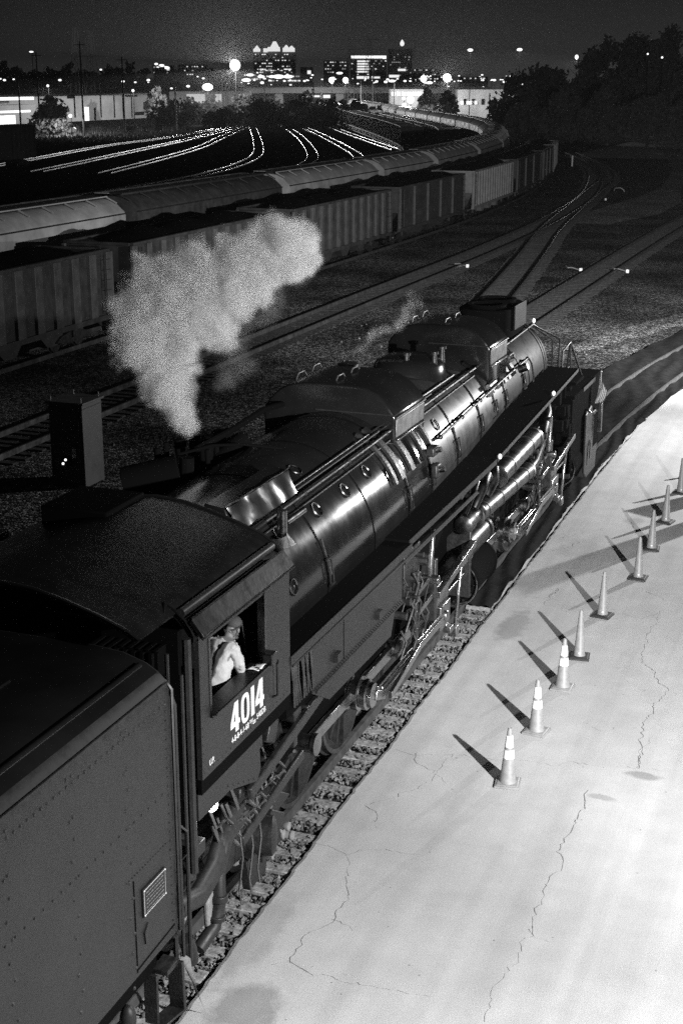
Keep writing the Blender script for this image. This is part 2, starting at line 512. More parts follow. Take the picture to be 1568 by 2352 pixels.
# pale patch of dirt road beyond the locomotive
mb = MB()
rows = []
for x0, x1, y in ((-15.5, -11.6, 108), (-15, -9.3, 118), (-14.2, -9.2, 131), (-13.6, -10.6, 140), (-13.8, -11.8, 150), (-15, -13, 162), (-17, -14, 180), (-22, -17, 210), (-30, -20, 250), (-48, -36, 292)):
    rows.append([(x0 + (x1 - x0) * k / 5, y, GZ + .006) for k in range(6)])
mb.grid(rows)
tag(mb.build('dirt_road', gravel_mat('packed_dirt', .12, .45, .12, .3)), 'patch of pale packed dirt between the curving tracks', kind='structure')
mb = MB()
mb.grid([[(x, y, GZ + .004) for x in (-36, -10, 20, 60)] for y in (205, 235, 262)])
tag(mb.build('dirt_road', M['deck']), 'pale road running below the big trees', kind='structure')

mb = MB(); rq_ = random.Random(9); rows = []
for k in range(24):
    t = k / 23; x, y = -3.4 + 5.2 * t + .5 * t * t, 55.5 + 17 * t; w = .45 + .35 * math.sin(t * 3.1) + rq_.uniform(-.1, .1)
    rows.append([(x - w * (1 + .5 * rq_.random()), y + w * .3, GZ - .01), (x - w * .4, y, GZ + .03), (x + w * .3, y, GZ + .04), (x + w * (1 + .5 * rq_.random()), y - w * .3, GZ - .01)])
mb.grid(rows)
tag(mb.build('paler_gravel_strip', gravel_mat('paler_gravel', .03, .42, .07, .6)), 'low ridge of paler gravel between two tracks beyond the engine', kind='structure')  # strip of paler gravel over the ballast
# ---- pavement with its ragged edge along the track
rp = random.Random(5)
edge = []
y = -6.
while y < 70:
    if y < 37: x = 1.36
    elif y < 44: x = 1.36 + (y - 37) * .012
    else: x = 1.44 + (y - 44) ** 2 / 95 + (y - 44) * .045
    edge.append((x + rp.uniform(-.018, .018) + .012 * math.sin(y * 1.7), y)); y += .11
mb = MB()
xs = (0, .05, .3, 1, 3, 8, 20, 45)
rows = []
for x, yy in edge:
    rows.append([(x, yy, GZ)] + [(x + a, yy, -.1 - (.02 if a == 0 else 0)) for a in xs])
mb.grid(rows)

def pavement_mat():
    m = bpy.data.materials.new('old_concrete'); m.use_nodes = True
    t = m.node_tree; b = t.nodes["Principled BSDF"]
    b.inputs["Roughness"].default_value = .9; b.inputs["Specular IOR Level"].default_value = .2
    c = t.nodes.new("ShaderNodeTexCoord")
    def noise(scale, detail, lo, hi, rough=.6):
        n = t.nodes.new("ShaderNodeTexNoise"); n.inputs["Scale"].default_value = scale; n.inputs["Detail"].default_value = detail; n.inputs["Roughness"].default_value = rough
        t.links.new(c.outputs["Object"], n.inputs["Vector"])
        r = t.nodes.new("ShaderNodeMapRange"); r.inputs["From Min"].default_value = .3; r.inputs["From Max"].default_value = .7
        r.inputs["To Min"].default_value = lo; r.inputs["To Max"].default_value = hi
        t.links.new(n.outputs["Fac"], r.inputs["Value"]); return r.outputs["Result"], n.outputs["Fac"]
    def mul(a, bb):
        k = t.nodes.new("ShaderNodeMath"); k.operation = 'MULTIPLY'; t.links.new(a, k.inputs[0]); t.links.new(bb, k.inputs[1]); return k.outputs[0]
    big, _ = noise(.35, 6, .335, .395)
    mid, _ = noise(2.2, 5, .93, 1.06)
    fine, ff = noise(60, 4, .72, 1.26, .8)
    # long tyre and sweep streaks running with the track
    sm = t.nodes.new("ShaderNodeMapping"); sm.inputs["Scale"].default_value = (2.6, .07, 1); t.links.new(c.outputs["Object"], sm.inputs["Vector"])
    sn = t.nodes.new("ShaderNodeTexNoise"); sn.inputs["Scale"].default_value = 1; sn.inputs["Detail"].default_value = 4; t.links.new(sm.outputs[0], sn.inputs["Vector"])
    sr = t.nodes.new("ShaderNodeMapRange"); sr.inputs["From Min"].default_value = .35; sr.inputs["From Max"].default_value = .6; sr.inputs["To Min"].default_value = .9; sr.inputs["To Max"].default_value = 1.03
    t.links.new(sn.outputs["Fac"], sr.inputs["Value"])
    # small dark spots of grit and gum
    sv = t.nodes.new("ShaderNodeTexVoronoi"); sv.inputs["Scale"].default_value = 3.1; t.links.new(c.outputs["Object"], sv.inputs["Vector"])
    sp = t.nodes.new("ShaderNodeMapRange"); sp.inputs["From Min"].default_value = .03; sp.inputs["From Max"].default_value = .06; sp.inputs["To Min"].default_value = .55; sp.inputs["To Max"].default_value = 1
    t.links.new(sv.outputs["Distance"], sp.inputs["Value"])
    out = mul(mul(mul(mul(big, mid), fine), sr.outputs["Result"]), sp.outputs["Result"])
    # oil stains, each with its own place and ragged outline
    for (sx, sy, ra, rb, dark) in ((2.0, 12.6, .42, .55, .62), (1.95, 25.3, .3, .95, .7), (5.35, 19.9, .30, .13, .62), (4.85, 19.0, .24, .1, .72), (1.55, 14.0, .3, 1.2, .8), (3.0, 33.0, .3, .3, .8), (2.2, 30.5, .5, .9, .85)):
        mp = t.nodes.new("ShaderNodeMapping"); mp.vector_type = 'POINT'
        mp.inputs["Location"].default_value = (-sx / ra, -sy / rb, 0); mp.inputs["Scale"].default_value = (1 / ra, 1 / rb, 0)
        t.links.new(c.outputs["Object"], mp.inputs["Vector"])
        le = t.nodes.new("ShaderNodeVectorMath"); le.operation = 'LENGTH'; t.links.new(mp.outputs[0], le.inputs[0])
        n = t.nodes.new("ShaderNodeTexNoise"); n.inputs["Scale"].default_value = 5; n.inputs["Detail"].default_value = 5; t.links.new(c.outputs["Object"], n.inputs["Vector"])
        ad = t.nodes.new("ShaderNodeMath"); ad.operation = 'MULTIPLY_ADD'; ad.inputs[1].default_value = 1.1; t.links.new(n.outputs["Fac"], ad.inputs[0]); t.links.new(le.outputs["Value"], ad.inputs[2])
        r = t.nodes.new("ShaderNodeMapRange"); r.inputs["From Min"].default_value = 1.2; r.inputs["From Max"].default_value = 1.6; r.inputs["To Min"].default_value = dark; r.inputs["To Max"].default_value = 1
        t.links.new(ad.outputs[0], r.inputs["Value"]); out = mul(out, r.outputs["Result"])
    cc = t.nodes.new("ShaderNodeCombineColor")
    for i in range(3): t.links.new(out, cc.inputs[i])
    t.links.new(cc.outputs[0], b.inputs["Base Color"])
    bp = t.nodes.new("ShaderNodeBump"); bp.inputs["Strength"].default_value = .35; bp.inputs["Distance"].default_value = .01
    t.links.new(ff, bp.inputs["Height"]); t.links.new(bp.outputs["Normal"], b.inputs["Normal"])
    return m
pav = tag(mb.build('pavement', pavement_mat(), smooth=0), 'pale cracked concrete apron lit by floodlights', kind='structure')

def crack(px, w, seed, jit=.05):
    """A dark ragged fissure through photo points, laid on the concrete."""
    rr = random.Random(seed)
    P = [onz(u, v, -.1) for u, v in px]
    pts = []
    for a, b in zip(P[:-1], P[1:]):
        n = max(2, int((b - a).length / .07))
        for k in range(n):
            pts.append(a.lerp(b, k / n))
    pts.append(P[-1])
    d = 0; dx = 0; rows = []
    for i, p in enumerate(pts):
        d = d * .8 + rr.uniform(-jit, jit); dx = dx * .8 + rr.uniform(-jit, jit)
        ww = w * .42 * rr.uniform(.3, 1.6) * (1 - .7 * i / len(pts))
        q = p + Vector((d, dx, 0))
        rows.append([(q.x - ww, q.y - ww * .5, -.096), (q.x + ww, q.y + ww * .5, -.096)])
    mb = MB(); mb.grid(rows)
    return mb.build('crack', M['crack'], pav, smooth=0)
M['crack'] = mat('crack_dirt', .1, .95)
K = .6272
def d6(*pts):
    return [((1000 + u / 1.04533) * K, (2700 + v / 1.04533) * K) for u, v in pts]
def d5(*pts):
    return [((1700 + u / 1.38375) * K, (1300 + v / 1.38375) * K) for u, v in pts]
crack(d6((0, 880), (50, 872), (100, 880), (150, 900), (235, 915), (330, 945), (420, 978), (520, 995), (640, 1010)), .012, 1)
crack(d6((45, 870), (70, 840), (95, 790), (150, 745), (215, 700), (240, 660), (275, 630), (270, 560), (295, 500), (285, 450)), .010, 2)
crack(d6((285, 450), (240, 435), (155, 415)), .010, 3)
crack(d6((285, 450), (340, 430), (420, 425), (480, 432), (560, 445)), .008, 4)
crack(d6((215, 700), (260, 720), (300, 745)), .007, 5)
crack(d6((1195, 205), (1170, 280), (1130, 370), (1090, 480), (1050, 560), (1010, 650), (985, 730), (940, 800), (900, 890), (870, 960), (850, 1040), (815, 1100)), .012, 6)
crack(d6((985, 730), (1030, 765), (1080, 790)), .006, 7)
crack(d6((360, 335), (410, 295), (375, 265), (470, 210), (560, 190), (640, 130), (690, 75), (725, 55)), .009, 8)
crack(d6((470, 45), (550, 58), (640, 62), (720, 50), (800, 70), (960, 85), (1060, 103), (1160, 100), (1400, 120), (1568, 130)), .009, 9)
crack(d6((550, 58), (545, 90), (600, 120), (650, 160)), .007, 10)
crack(d6((1400, 120), (1420, 60), (1440, 0)), .009, 11)
crack(d5((890, 2075), (920, 1990), (905, 1900), (950, 1830), (1000, 1760), (1020, 1690), (950, 1640), (910, 1560), (905, 1500), (940, 1420), (975, 1330), (985, 1290)), .013, 12)
crack(d5((890, 2085), (800, 2090)), .008, 13)
crack(d5((985, 1310), (900, 1330), (800, 1310), (745, 1300)), .008, 14)
crack(d5((300, 1225), (400, 1230), (480, 1180), (400, 1260), (480, 1280), (560, 1270)), .010, 15)
crack(d5((370, 1005), (450, 985), (540, 975), (620, 940), (720, 935)), .012, 16)
crack(d5((640, 1890), (700, 1910), (760, 1890)), .007, 17)
crack(d5((240, 1450), (320, 1455), (400, 1450), (470, 1430)), .008, 18)
crack(d5((910, 1200), (1000, 1220), (1030, 1255)), .009, 19)
crack(d5((450, 930), (560, 910), (700, 880)), .008, 20)
crack(d5((850, 850), (890, 930), (880, 960)), .008, 21)
crack(d5((1000, 880), (1070, 900), (1107, 905)), .008, 22)

# ---- loose stones in the strip between the rail and the pavement
rs = random.Random(11)
shapes = []
for k in range(6):
    q = []
    for a in ((1, 0, 0), (-1, 0, 0), (0, 1, 0), (0, -1, 0), (0, 0, 1), (0, 0, -1)):
        q.append(Vector(a) * rs.uniform(.6, 1.2) + Vector((rs.uniform(-.3, .3), rs.uniform(-.3, .3), rs.uniform(-.3, .3))))
    shapes.append(q)
F8 = [(0, 2, 4), (2, 1, 4), (1, 3, 4), (3, 0, 4), (2, 0, 5), (1, 2, 5), (3, 1, 5), (0, 3, 5)]
mb = MB()
for i in range(5200):
    yy = rs.uniform(9.5, 26.4); x = rs.uniform(.80, 1.36)
    s = rs.uniform(.016, .042) * (1.3 if rs.random() < .1 else 1)
    rot = Matrix.Rotation(rs.uniform(0, 6.28), 3, 'Z') @ Matrix.Rotation(rs.uniform(0, 6.28), 3, 'X')
    ph = ((yy + 12 - 21) % .505)
    z = GZ + s * .4 + rs.uniform(0, .05) if .13 < ph < .375 else (GZ + .05 + s * .5 if rs.random() < .07 else None)
    if z is None: continue
    mb.add([Vector((x, yy, z)) + rot @ (p * s) for p in shapes[i % 6]], F8)
for i in range(420):
    yy = rs.uniform(11, 60); x = rs.uniform(-14, -2)
    s = rs.uniform(.03, .07)
    mb.add([Vector((x, yy, GZ + s * .3)) + p * s for p in shapes[i % 6]], F8)
tag(mb.build('ballast_stones', M['stone'], smooth=0), 'loose ballast stones lying beside the rail', kind='stuff')

# ---- dark fabric mat over the track under the front of the engine
def mat_strip(o0, o1, y0, y1, nx, seed, zb=-.06):
    rr = random.Random(seed)
    path = [p for p in T0 if y0 <= p.y <= y1]
    rows = []
    lines = [offset(path, o0 + (o1 - o0) * k / nx) for k in range(nx + 1)]
    for i in range(len(path)):
        rows.append([])
        for k in range(nx + 1):
            p = lines[k][i]
            z = zb + .035 * math.sin(p.y * 2.3 + k * 1.1 + math.sin(p.y * .9) * 2) + rr.uniform(-.012, .012)
            xo = -min(0, 1.36 - .02 - p.x) if False else 0
            rows[-1].append((p.x - xo, p.y, z))
    return rows
fine = []
for a, b in zip(T0[:-1], T0[1:]):
    for k in range(6): fine.append(a.lerp(b, k / 6))
T0, T0c = fine, T0
mt = thing('track_mat', 'dark fabric mat with torn pale hem laid over the track under the engine front', 'track mat', (0, 40, 0))
rows = mat_strip(.83, 1.33, 25.9, 44, 8, 1)
MB().grid(rows).build('mat_sheet', M['mat'], mt)
MB().grid(mat_strip(-.68, .68, 27, 70, 12, 2)).build('mat_sheet', M['mat'], mt)
MB().grid(mat_strip(.83, 1.31, 44, 70, 6, 3)).build('mat_sheet', M['mat'], mt)
MB().grid(mat_strip(-2.0, -.83, 30, 70, 8, 4)).build('mat_sheet', M['mat'], mt)
rh = random.Random(4)
hem = MB(); hr = []
for r_ in rows:
    p = r_[-1]; w = max(.004, rh.gauss(.009, .009))
    x = p[0] + rh.uniform(-.012, .02)
    hr.append([(x - w, p[1], p[2] + .012), (x + w, p[1], -.085)])
hem.grid(hr)
hr = [[(.83 + .5 * k / 12, 25.88 - .04 * (k % 3) * .5 - .012, -.1), (.83 + .5 * k / 12, 25.93 + .02 * math.sin(k * 2.), -.045)] for k in range(13)]
hem.grid(hr)
hem.build('hem', M['hem'], mt)
# ================================================================== FREIGHT TRAINS
def truck_mb(y):
    mb = MB()
    for s in (-1, 1):
        mb.prism([(y - 1.25, .42), (y - .9, .62), (y - .3, .72), (y + .3, .72), (y + .9, .62), (y + 1.25, .42), (y + .5, .3), (y - .5, .3)], 'x', s * 1.05 - .06, s * 1.05 + .06)
    mb.box(-1.2, 1.2, y - .2, y + .2, .5, .8)
    return mb
def wheelset_mb(y):
    mb = MB()
    for s in (-1, 1):
        mb.lathe((s * .72, y, .42), (s, 0, 0), [(-.07, .44), (-.04, .46), (-.02, .42), (.06, .42), (.06, .15), (.14, .1)], 20)
    mb.cyl((-.75, y, .42), (.75, y, .42), .08, n=8)
    return mb
def running_gear(o, L):
    for y in (-L / 2 + 2.1, L / 2 - 2.1):
        tr = truck_mb(y).build('truck', M['gear'], o)
        for d in (-.88, .88):
            wheelset_mb(y + d).build('wheelset', M['gear'], tr)
    mb = MB()
    for s in (-1, 1):
        mb.bar((0, s * (L / 2 - .4), .85), (0, s * (L / 2 + .42), .85), .22, .24)
    mb.build('coupler', M['gear'], o)
def hopper(name, label, L, nrib, ribw, m, group, H=3.7, mrib=None):
    o = thing(name, label, 'hopper car', (0, 0, 0), group)
    h = L / 2
    mb = MB()
    mb.prism([(-h, 2.1), (-h, H - .08), (h, H - .08), (h, 2.1), (h - 1.6, 1.0), (-h + 1.6, 1.0)], 'x', -1.5, 1.5)
    for s in (-1, 1):                                     # side sheets and slope pockets
        mb.box(s * 1.5 - .03, s * 1.5 + .03, -h, h, 1.0, H - .1)
        mb.box(s * 1.55 - .1, s * 1.55 + .1, -h, h, .92, 1.12)
    for y0 in (-h * .55, -h * .18, h * .18, h * .55):
        mb.prism([(y0 - 1.1, 1.0), (y0 + 1.1, 1.0), (y0 + .35, .32), (y0 - .35, .32)], 'x', -1.0, 1.0)
    mb.build('body', m, o)
    for s in (-1, 1):
        rb = MB()
        for k in range(nrib + 1):
            y = -h + .06 + (L - .12) * k / nrib
            rb.box(s * 1.6 - .075, s * 1.6 + .075, y - ribw / 2, y + ribw / 2, 1.12, H - .12)
        rb.build('rib', mrib or (M['hopper_rib'] if m is M['hopper'] else m), o, bevel=.015)
    tp = MB()
    for s in (-1, 1):
        tp.box(s * 1.56 - .1, s * 1.56 + .1, -h - .02, h + .02, H - .12, H)
        tp.box(-1.46, 1.46, s * h - .06, s * h + .06, H - .12, H - .005)
    tp.build('top_chord', m, o, bevel=.015)
    ld = MB()
    for e in (-1, 1):
        for k in range(6):
            z = 1.3 + k * .4
            ld.cyl((1.72, e * (h - .1), z), (1.72, e * (h - .55), z), .015, n=6)
            ld.cyl((-.5, e * (h + .06), z), (.0, e * (h + .06), z), .015, n=6)
        ld.box(1.69, 1.73, e * (h - .56) - .02, e * (h - .56) + .02, 1.2, 3.5)
    ld.build('ladder', m, o)
    running_gear(o, L)
    return o
def coal_mb(L, seed):
    rr = random.Random(seed)
    rows = []
    n = int(L / .35)
    for i in range(n + 1):
        y = -L / 2 + .08 + (L - .16) * i / n
        env = min(1, (L / 2 - abs(y)) / 1.5) * (.75 + .25 * math.sin(i * .55 + seed))
        rows.append([(-1.44 + 2.88 * k / 8, y, 3.5 + .5 * env * (1 - (abs(k - 4) / 4) ** 1.8) + rr.uniform(-.05, .05)) for k in range(9)])
    return MB().grid(rows)
def path_len(path):
    L = [0.]
    for a, b in zip(path[:-1], path[1:]): L.append(L[-1] + (b - a).length)
    return L
def along(path, s):
    for a, b in zip(path[:-1], path[1:]):
        l = (b - a).length
        if s <= l: return a + (b - a) * (s / l), (b - a) / l
        s -= l
    return path[-1], (path[-1] - path[-2]).normalized()
def put(o, path, s0, s1):
    a, _ = along(path, s0); b, _ = along(path, s1); d = b - a
    o.location = ((a.x + b.x) / 2, (a.y + b.y) / 2, 0); o.rotation_euler = (0, 0, math.atan2(-d.x, d.y))
def s_at_y(path, y):
    L = path_len(path)
    for i in range(len(path) - 1):
        if path[i + 1].y >= y:
            return L[i] + (L[i + 1] - L[i]) * (y - path[i].y) / (path[i + 1].y - path[i].y)
    return L[-1]
G1 = 'coal hopper cars of the near train'
cars1 = [
    (15.2, 32.4, 12, .5, 'hopper', 'dark ribbed coal hopper car at the left edge, lowest in the photo'),
    (34.4, 50.0, 12, .5, 'hopper', 'dark coal hopper car with broad ribs at the left, its front end beside the steam'),
    (52.0, 67.4, 12, .4, 'hopper', 'coal hopper car hidden for the most part behind the steam plume'),
    (69.2, 84.6, 12, .38, 'hopper', 'coal hopper car with broad pale ribs just right of the steam plume'),
    (86.4, 101.5, 5, .06, 'hopper', 'smooth sided coal hopper car between the broad ribbed and the narrow ribbed one'),
    (104.2, 119.4, 16, .26, 'hopper_pale', 'pale coal hopper car with many narrow ribs'),
    (121.7, 136.2, 3, .06, 'hopper', 'smooth coal hopper car with two small bright marks near its top'),
    (138.4, 150.0, 3, .06, 'hopper', 'smooth coal hopper car, last but one before the bright end car'),
    (151.6, 163.2, 10, .1, 'grain', 'car at the far end of the coal hopper train, its lit side painted pale'),  # lamp light on its side put into the paler paint
]
for k, (y0, y1, nr, rw, mm, lb) in enumerate(cars1):
    s0, s1 = s_at_y(T1, y0), s_at_y(T1, y1)
    o = hopper('hopper_car', lb, y1 - y0, nr, rw, M[mm], G1)
    put(o, T1, s0, s1)
    c = coal_mb(y1 - y0, k).build('coal_load', M['coal'])
    c.location = o.location; c.rotation_euler = o.rotation_euler
    tag(c, 'black coal heaped in the ' + ('ribbed hopper car lowest at the left edge', 'broad ribbed hopper car left of the steam', 'hopper car hidden by the steam plume', 'broad ribbed hopper car right of the steam', 'smooth sided hopper car right of the broad ribbed one',
            'pale narrow ribbed hopper car', 'smooth hopper car with two bright marks', 'last but one car of the near train', 'bright end car of the near train')[k], 'coal', 'coal loads of the near train')
    if k == 3:
        for yy, z0, z1 in ((-3.1, 1.2, 1.8), (6.2, 1.5, 2.7)):
            MB().box(1.69, 1.72, yy - .05, yy + .05, z0, z1).build('reflector_strip', M['band'], o).location = (0, 0, 0)
    if k == 6:
        for yy in (-5.4, -3.6):
            MB().box(1.55, 1.68, yy - .12, yy + .12, 2.9, 3.4).build('placard', M['band'], o)

def covered(name, label, L, m, mw, group):
    o = thing(name, label, 'covered hopper', (0, 0, 0), group)
    h = L / 2
    half = [(1.58, 1.25), (1.62, 2.6), (1.6, 3.86), (1.52, 3.98), (1.15, 4.3), (.72, 4.5), (.3, 4.56)]
    prof = half + [(-x, z) for x, z in reversed(half)]
    MB().prism(prof, 'y', -h, h).build('body', m, o, smooth=50)
    mb = MB()
    for s in (-1, 1):
        mb.box(s * 1.62 - .04, s * 1.62 + .04, -h, h, 3.84, 3.9)
        mb.box(s * 1.6 - .08, s * 1.6 + .08, -h, h, 1.1, 1.32)
    mb.build('eave_strip', M['gear'], o)
    rw = MB()
    n = 7
    for k in range(n):
        a = -h + .3 + (L - .6) * k / n; b = a + (L - .6) / n - .16
        rw.box(-.95, -.6, a, b, 4.66, 4.70)
        rw.box(-.56, -.2, a, b, 4.66, 4.70)
    rw.build('roof_walk', mw, o)
    hc = MB()
    hc.box(-.18, .6, -h + .4, h - .4, 4.56, 4.72)
    hc.build('hatch_row', M['gear'], o, bevel=.03)
    st = MB()
    n = int(L / 1.9)
    for k in range(n + 1):
        y = -h + .12 + (L - .24) * k / n
        st.bar((.66, y, 4.62), (1.2, y + .02, 4.36), .06, .06)
    st.bar((.66, -h + .1, 4.66), (.66, h - .1, 4.66), .07, .05)
    st.build('roof_strap', m, o)
    for y0 in (-h * .5, 0, h * .5):
        pass
    mb = MB()
    for y0 in (-h * .5, 0, h * .5):
        mb.prism([(y0 - 1.8, 1.25), (y0 + 1.8, 1.25), (y0 + .4, .35), (y0 - .4, .35)], 'x', -1.1, 1.1)
    mb.build('hopper_bay', m, o)
    running_gear(o, L)
    return o
G2 = 'covered hopper cars of the second train'
cars2 = [
    (25, 43, 'grain', 'steel', 'pale covered hopper car behind the coal train, leftmost and cut by the frame'),
    (44.6, 62.2, 'grain', 'steel', 'pale covered hopper car at the left whose end stands before the dark car'),
    (63.4, 81.6, 'hopper', 'steel', 'dark covered hopper car with a bright roof walk between two pale ones'),
    (82.8, 99.3, 'grain', 'steel', 'pale covered hopper car just right of the dark one'),
    (100.6, 113.2, 'grain', 'steel', 'pale covered hopper car in the middle of the photo, second right of the dark one'),
    (114.6, 131.4, 'grain', 'steel', 'pale covered hopper car third right of the dark one, where the train starts to bend'),
    (132.8, 149.6, 'grain', 'steel', 'pale covered hopper car fourth right of the dark one, on the bend'),
]
for y0, y1, mm, mw, lb in cars2:
    o = covered('covered_hopper', lb, y1 - y0, M[mm], M[mw], G2)
    put(o, T2, s_at_y(T2, y0), s_at_y(T2, y1))
proto = tree_of(o)
s = s_at_y(T2, 150.8); e = path_len(T2)[-1] - 20; k = 0
while s < e:
    c = dup(proto); put(c, T2, s, s + 16.6); k += 1
    c['label'] = ('pale covered hopper car at the outermost point of the bend', 'pale covered hopper car just past the outermost point of the bend')[k - 1] if k < 3 else 'small pale covered hopper car on the far leg of the bend'
    s += 18.1

G4 = 'pale cars of the far inner line'
o = hopper('freight_car', 'small pale freight car in the far line between the dark hoppers and the covered hoppers', 14.0, 8, .1, M['hopper_pale'], G4, 3.6)
proto = tree_of(o)
s = s_at_y(T4, 200); e = path_len(T4)[-1] - 18; k = 0
while s < e:
    c = o if k == 0 else dup(proto)
    put(c, T4, s, s + 14.0); k += 1; s += 15.4 if k % 7 else 24
o['label'] = 'pale freight car at the near end of the far inner line'
for ch in proto[1]:
    pass
G3 = 'dark hopper cars standing in the curve'
o = hopper('hopper_car', 'dark ribbed hopper car in the long line running to the city', 14.0, 7, .12, M['hopper'], G3, 3.8)
proto = tree_of(o)
s = s_at_y(T3, 204); e = path_len(T3)[-1] - 18; k = 0
while s < e:
    c = o if k == 0 else dup(proto)
    put(c, T3, s, s + 14.0); k += 1; s += 15.4
o['label'] = 'dark hopper car at the near end of the line running to the city'

# dark boxcar cut by the left edge of the photo
o = thing('boxcar', 'dark weathered boxcar cut by the left edge of the photo', 'boxcar', (-92.1, 147.5, 0))
mb = MB().box(-93.6, -90.62, 139.6, 155.4, 1.1, 4.75)
for k in range(17):
    y = 139.75 + k * .97
    mb.box(-90.62, -90.56, y - .06, y + .06, 1.15, 4.6)
mb.build('body', M['hopper'], o)
MB().prism([(-93.7, 4.75), (-90.5, 4.75), (-91.2, 4.98), (-92.1, 5.08), (-93.0, 4.98)], 'y', 139.5, 155.5).build('roof', M['roof'], o)
MB().box(-90.56, -90.48, 146.4, 149.2, 1.2, 4.5).build('door', M['hopper'], o)
for y in (141.8, 153.2):
    mb = MB()
    for yy in (y - .9, y + .9):
        mb.cyl((-92.8, yy, .46), (-91.4, yy, .46), .46, n=18)
    mb.box(-91.1, -91.0, y - 1.2, y + 1.2, .35, .75); mb.box(-92.8, -91.2, y - .2, y + .2, .6, 1.1)
    mb.build('truck', M['gear'], o)

# ================================================================== YARD OBJECTS
o = thing('signal_cabinet', 'dark metal relay cabinet with two small lit lamps beside the steam plume', 'cabinet', (-11.5, 31.75, GZ))
MB().box(-12.0, -11.0, 31.25, 32.25, GZ, 2.0).build('body', M['cabinet'], o, bevel=.02)
MB().box(-12.06, -10.94, 31.19, 32.31, 2.0, 2.06).box(-12.02, -10.98, 31.23, 32.27, 1.88, 1.9).build('lid', M['cabinet'], o, bevel=.01)
mb = MB()
for x, y in ((-11.95, 31.3), (-11.05, 31.3), (-11.05, 32.2), (-11.8, 32.2)):
    mb.cyl((x, y, 2.05), (x, y, 2.18), .02, n=6)
mb.build('lifting_eye', M['steel'], o)
MB().box(-11.9, -11.1, 31.222, 31.248, -.1, 1.8).build('door', M['cabinet'], o, bevel=.01)
MB().box(-11.32, -11.22, 31.19, 31.215, .74, .84).box(-11.32, -11.22, 31.19, 31.215, .60, .70).build('notice', M['paper'], o)
for x, z in ((-11.52, .53), (-11.60, .42)):
    MB().sphere((x, 31.17, z), .034, 10, 6).build('lamp', M['lamp'], o)
MB().box(-11.66, -11.36, 31.19, 31.222, .38, .6).build('lamp_panel', M['dark'], o)

marks = [(1073, 608, 'small bright marker at the track beside the coal train'), (1333, 617, 'small bright marker left of a rail beyond the smokestack'), (1440, 620, 'small bright marker right of a rail beyond the smokestack'),
         (1390, 456, 'small bright box by the track that curves away'), (1421, 436, 'dim bent marker by the pale dirt patch'), (1313, 379, 'upright pale marker post near the end of the coal train')]
for k, (u, v, lb) in enumerate(marks):
    p = onz(u, v, -.05)
    o = thing('track_marker', lb, 'marker', (p.x, p.y, GZ))
    mb = MB()
    if k == 5:
        mb.box(p.x - .09, p.x + .09, p.y - .04, p.y + .04, GZ, 1.1)
        mb.build('post', M['band'], o, bevel=.01)
    elif k == 4:
        mb.tube([(p.x - .5, p.y, -.15), (p.x - .4, p.y, .1), (p.x + .1, p.y, .15), (p.x + .5, p.y, -.1), (p.x + .55, p.y - .3, -.16)], .06, 8)
        mb.build('hose', M['steel'], o)
    else:
        mb.box(p.x - .085, p.x + .085, p.y - .08, p.y + .08, GZ, -.02)
        mb.build('box', M['band'], o, bevel=.03)
        if k < 3:
            MB().tube([(p.x - .1, p.y, -.12), (p.x - .5, p.y + .05, -.02), (p.x - .75, p.y, -.03), (p.x - .9, p.y + .3, .02)], .035, 6).build('cable', M['steel'], o)
# ================================================================== TREES
def blob_crown(seed, rx, rz, n, leaf, clumps):
    """Leaf-sized faces gathered in clumps through an uneven crown, base of crown at z=0."""
    rr = random.Random(seed); mb = MB(); cl = []
    for k in range(clumps):
        th = rr.uniform(0, 6.283); ph = rr.random() ** .6
        q = rr.random() ** .4
        cl.append((Vector((rx * q * math.cos(th) * math.sin(ph * 2.4), rx * q * math.sin(th) * math.sin(ph * 2.4), rz * (1.0 - .95 * ph) * rr.uniform(.75, 1.05))), rr.uniform(.2, .4) * rx))
    V = []; F = []
    for i in range(n):
        c, r = cl[i % clumps]
        d = Vector((rr.gauss(0, 1), rr.gauss(0, 1), rr.gauss(0, .8))); d.normalize()
        p = c + d * r * rr.random() ** .33 * (1 if rr.random() > .12 else 1.35)
        a = Vector((rr.gauss(0, 1), rr.gauss(0, 1), rr.gauss(0, 1))).normalized(); b = a.orthogonal().normalized(); s = leaf * rr.uniform(.6, 1.4)
        k = len(V)
        V += [p - a * s, p + b * s * .6, p + a * s, p - b * s * .6]; F.append((k, k + 1, k + 2, k + 3))
    return mb.add(V, F)
def make_tree(label, loc, H, W, seed, group=None, n=5000, leaf=.4, m='leaf', trunk=.3, cat='tree', name='tree'):
    o = thing(name, label, cat, loc, group)
    rr = random.Random(seed)
    tr = MB()
    x, y, z = loc
    tr.tube([(x, y, z - .2), (x + .1, y, z + H * .2), (x - .1, y + .1, z + H * .45), (x, y, z + H * .8)], [trunk, trunk * .8, trunk * .55, trunk * .15], 8)
    for k in range(7):
        a = k * 2.4; z0 = z + H * (.25 + .07 * k)
        tr.tube([(x, y, z0), (x + W * .25 * math.cos(a), y + W * .25 * math.sin(a), z0 + H * .1), (x + W * .42 * math.cos(a), y + W * .42 * math.sin(a), z0 + H * .22)], [trunk * .4, trunk * .25, trunk * .06], 6)
    tr.build('trunk', M['bark'], o)
    cr = blob_crown(seed, W * .5, H * .82, n, leaf, 46)
    cr.v = [(v[0] + x, v[1] + y, v[2] + z + H * .16) for v in cr.v]
    cr.build('crown', M[m], o, smooth=0)
    return o
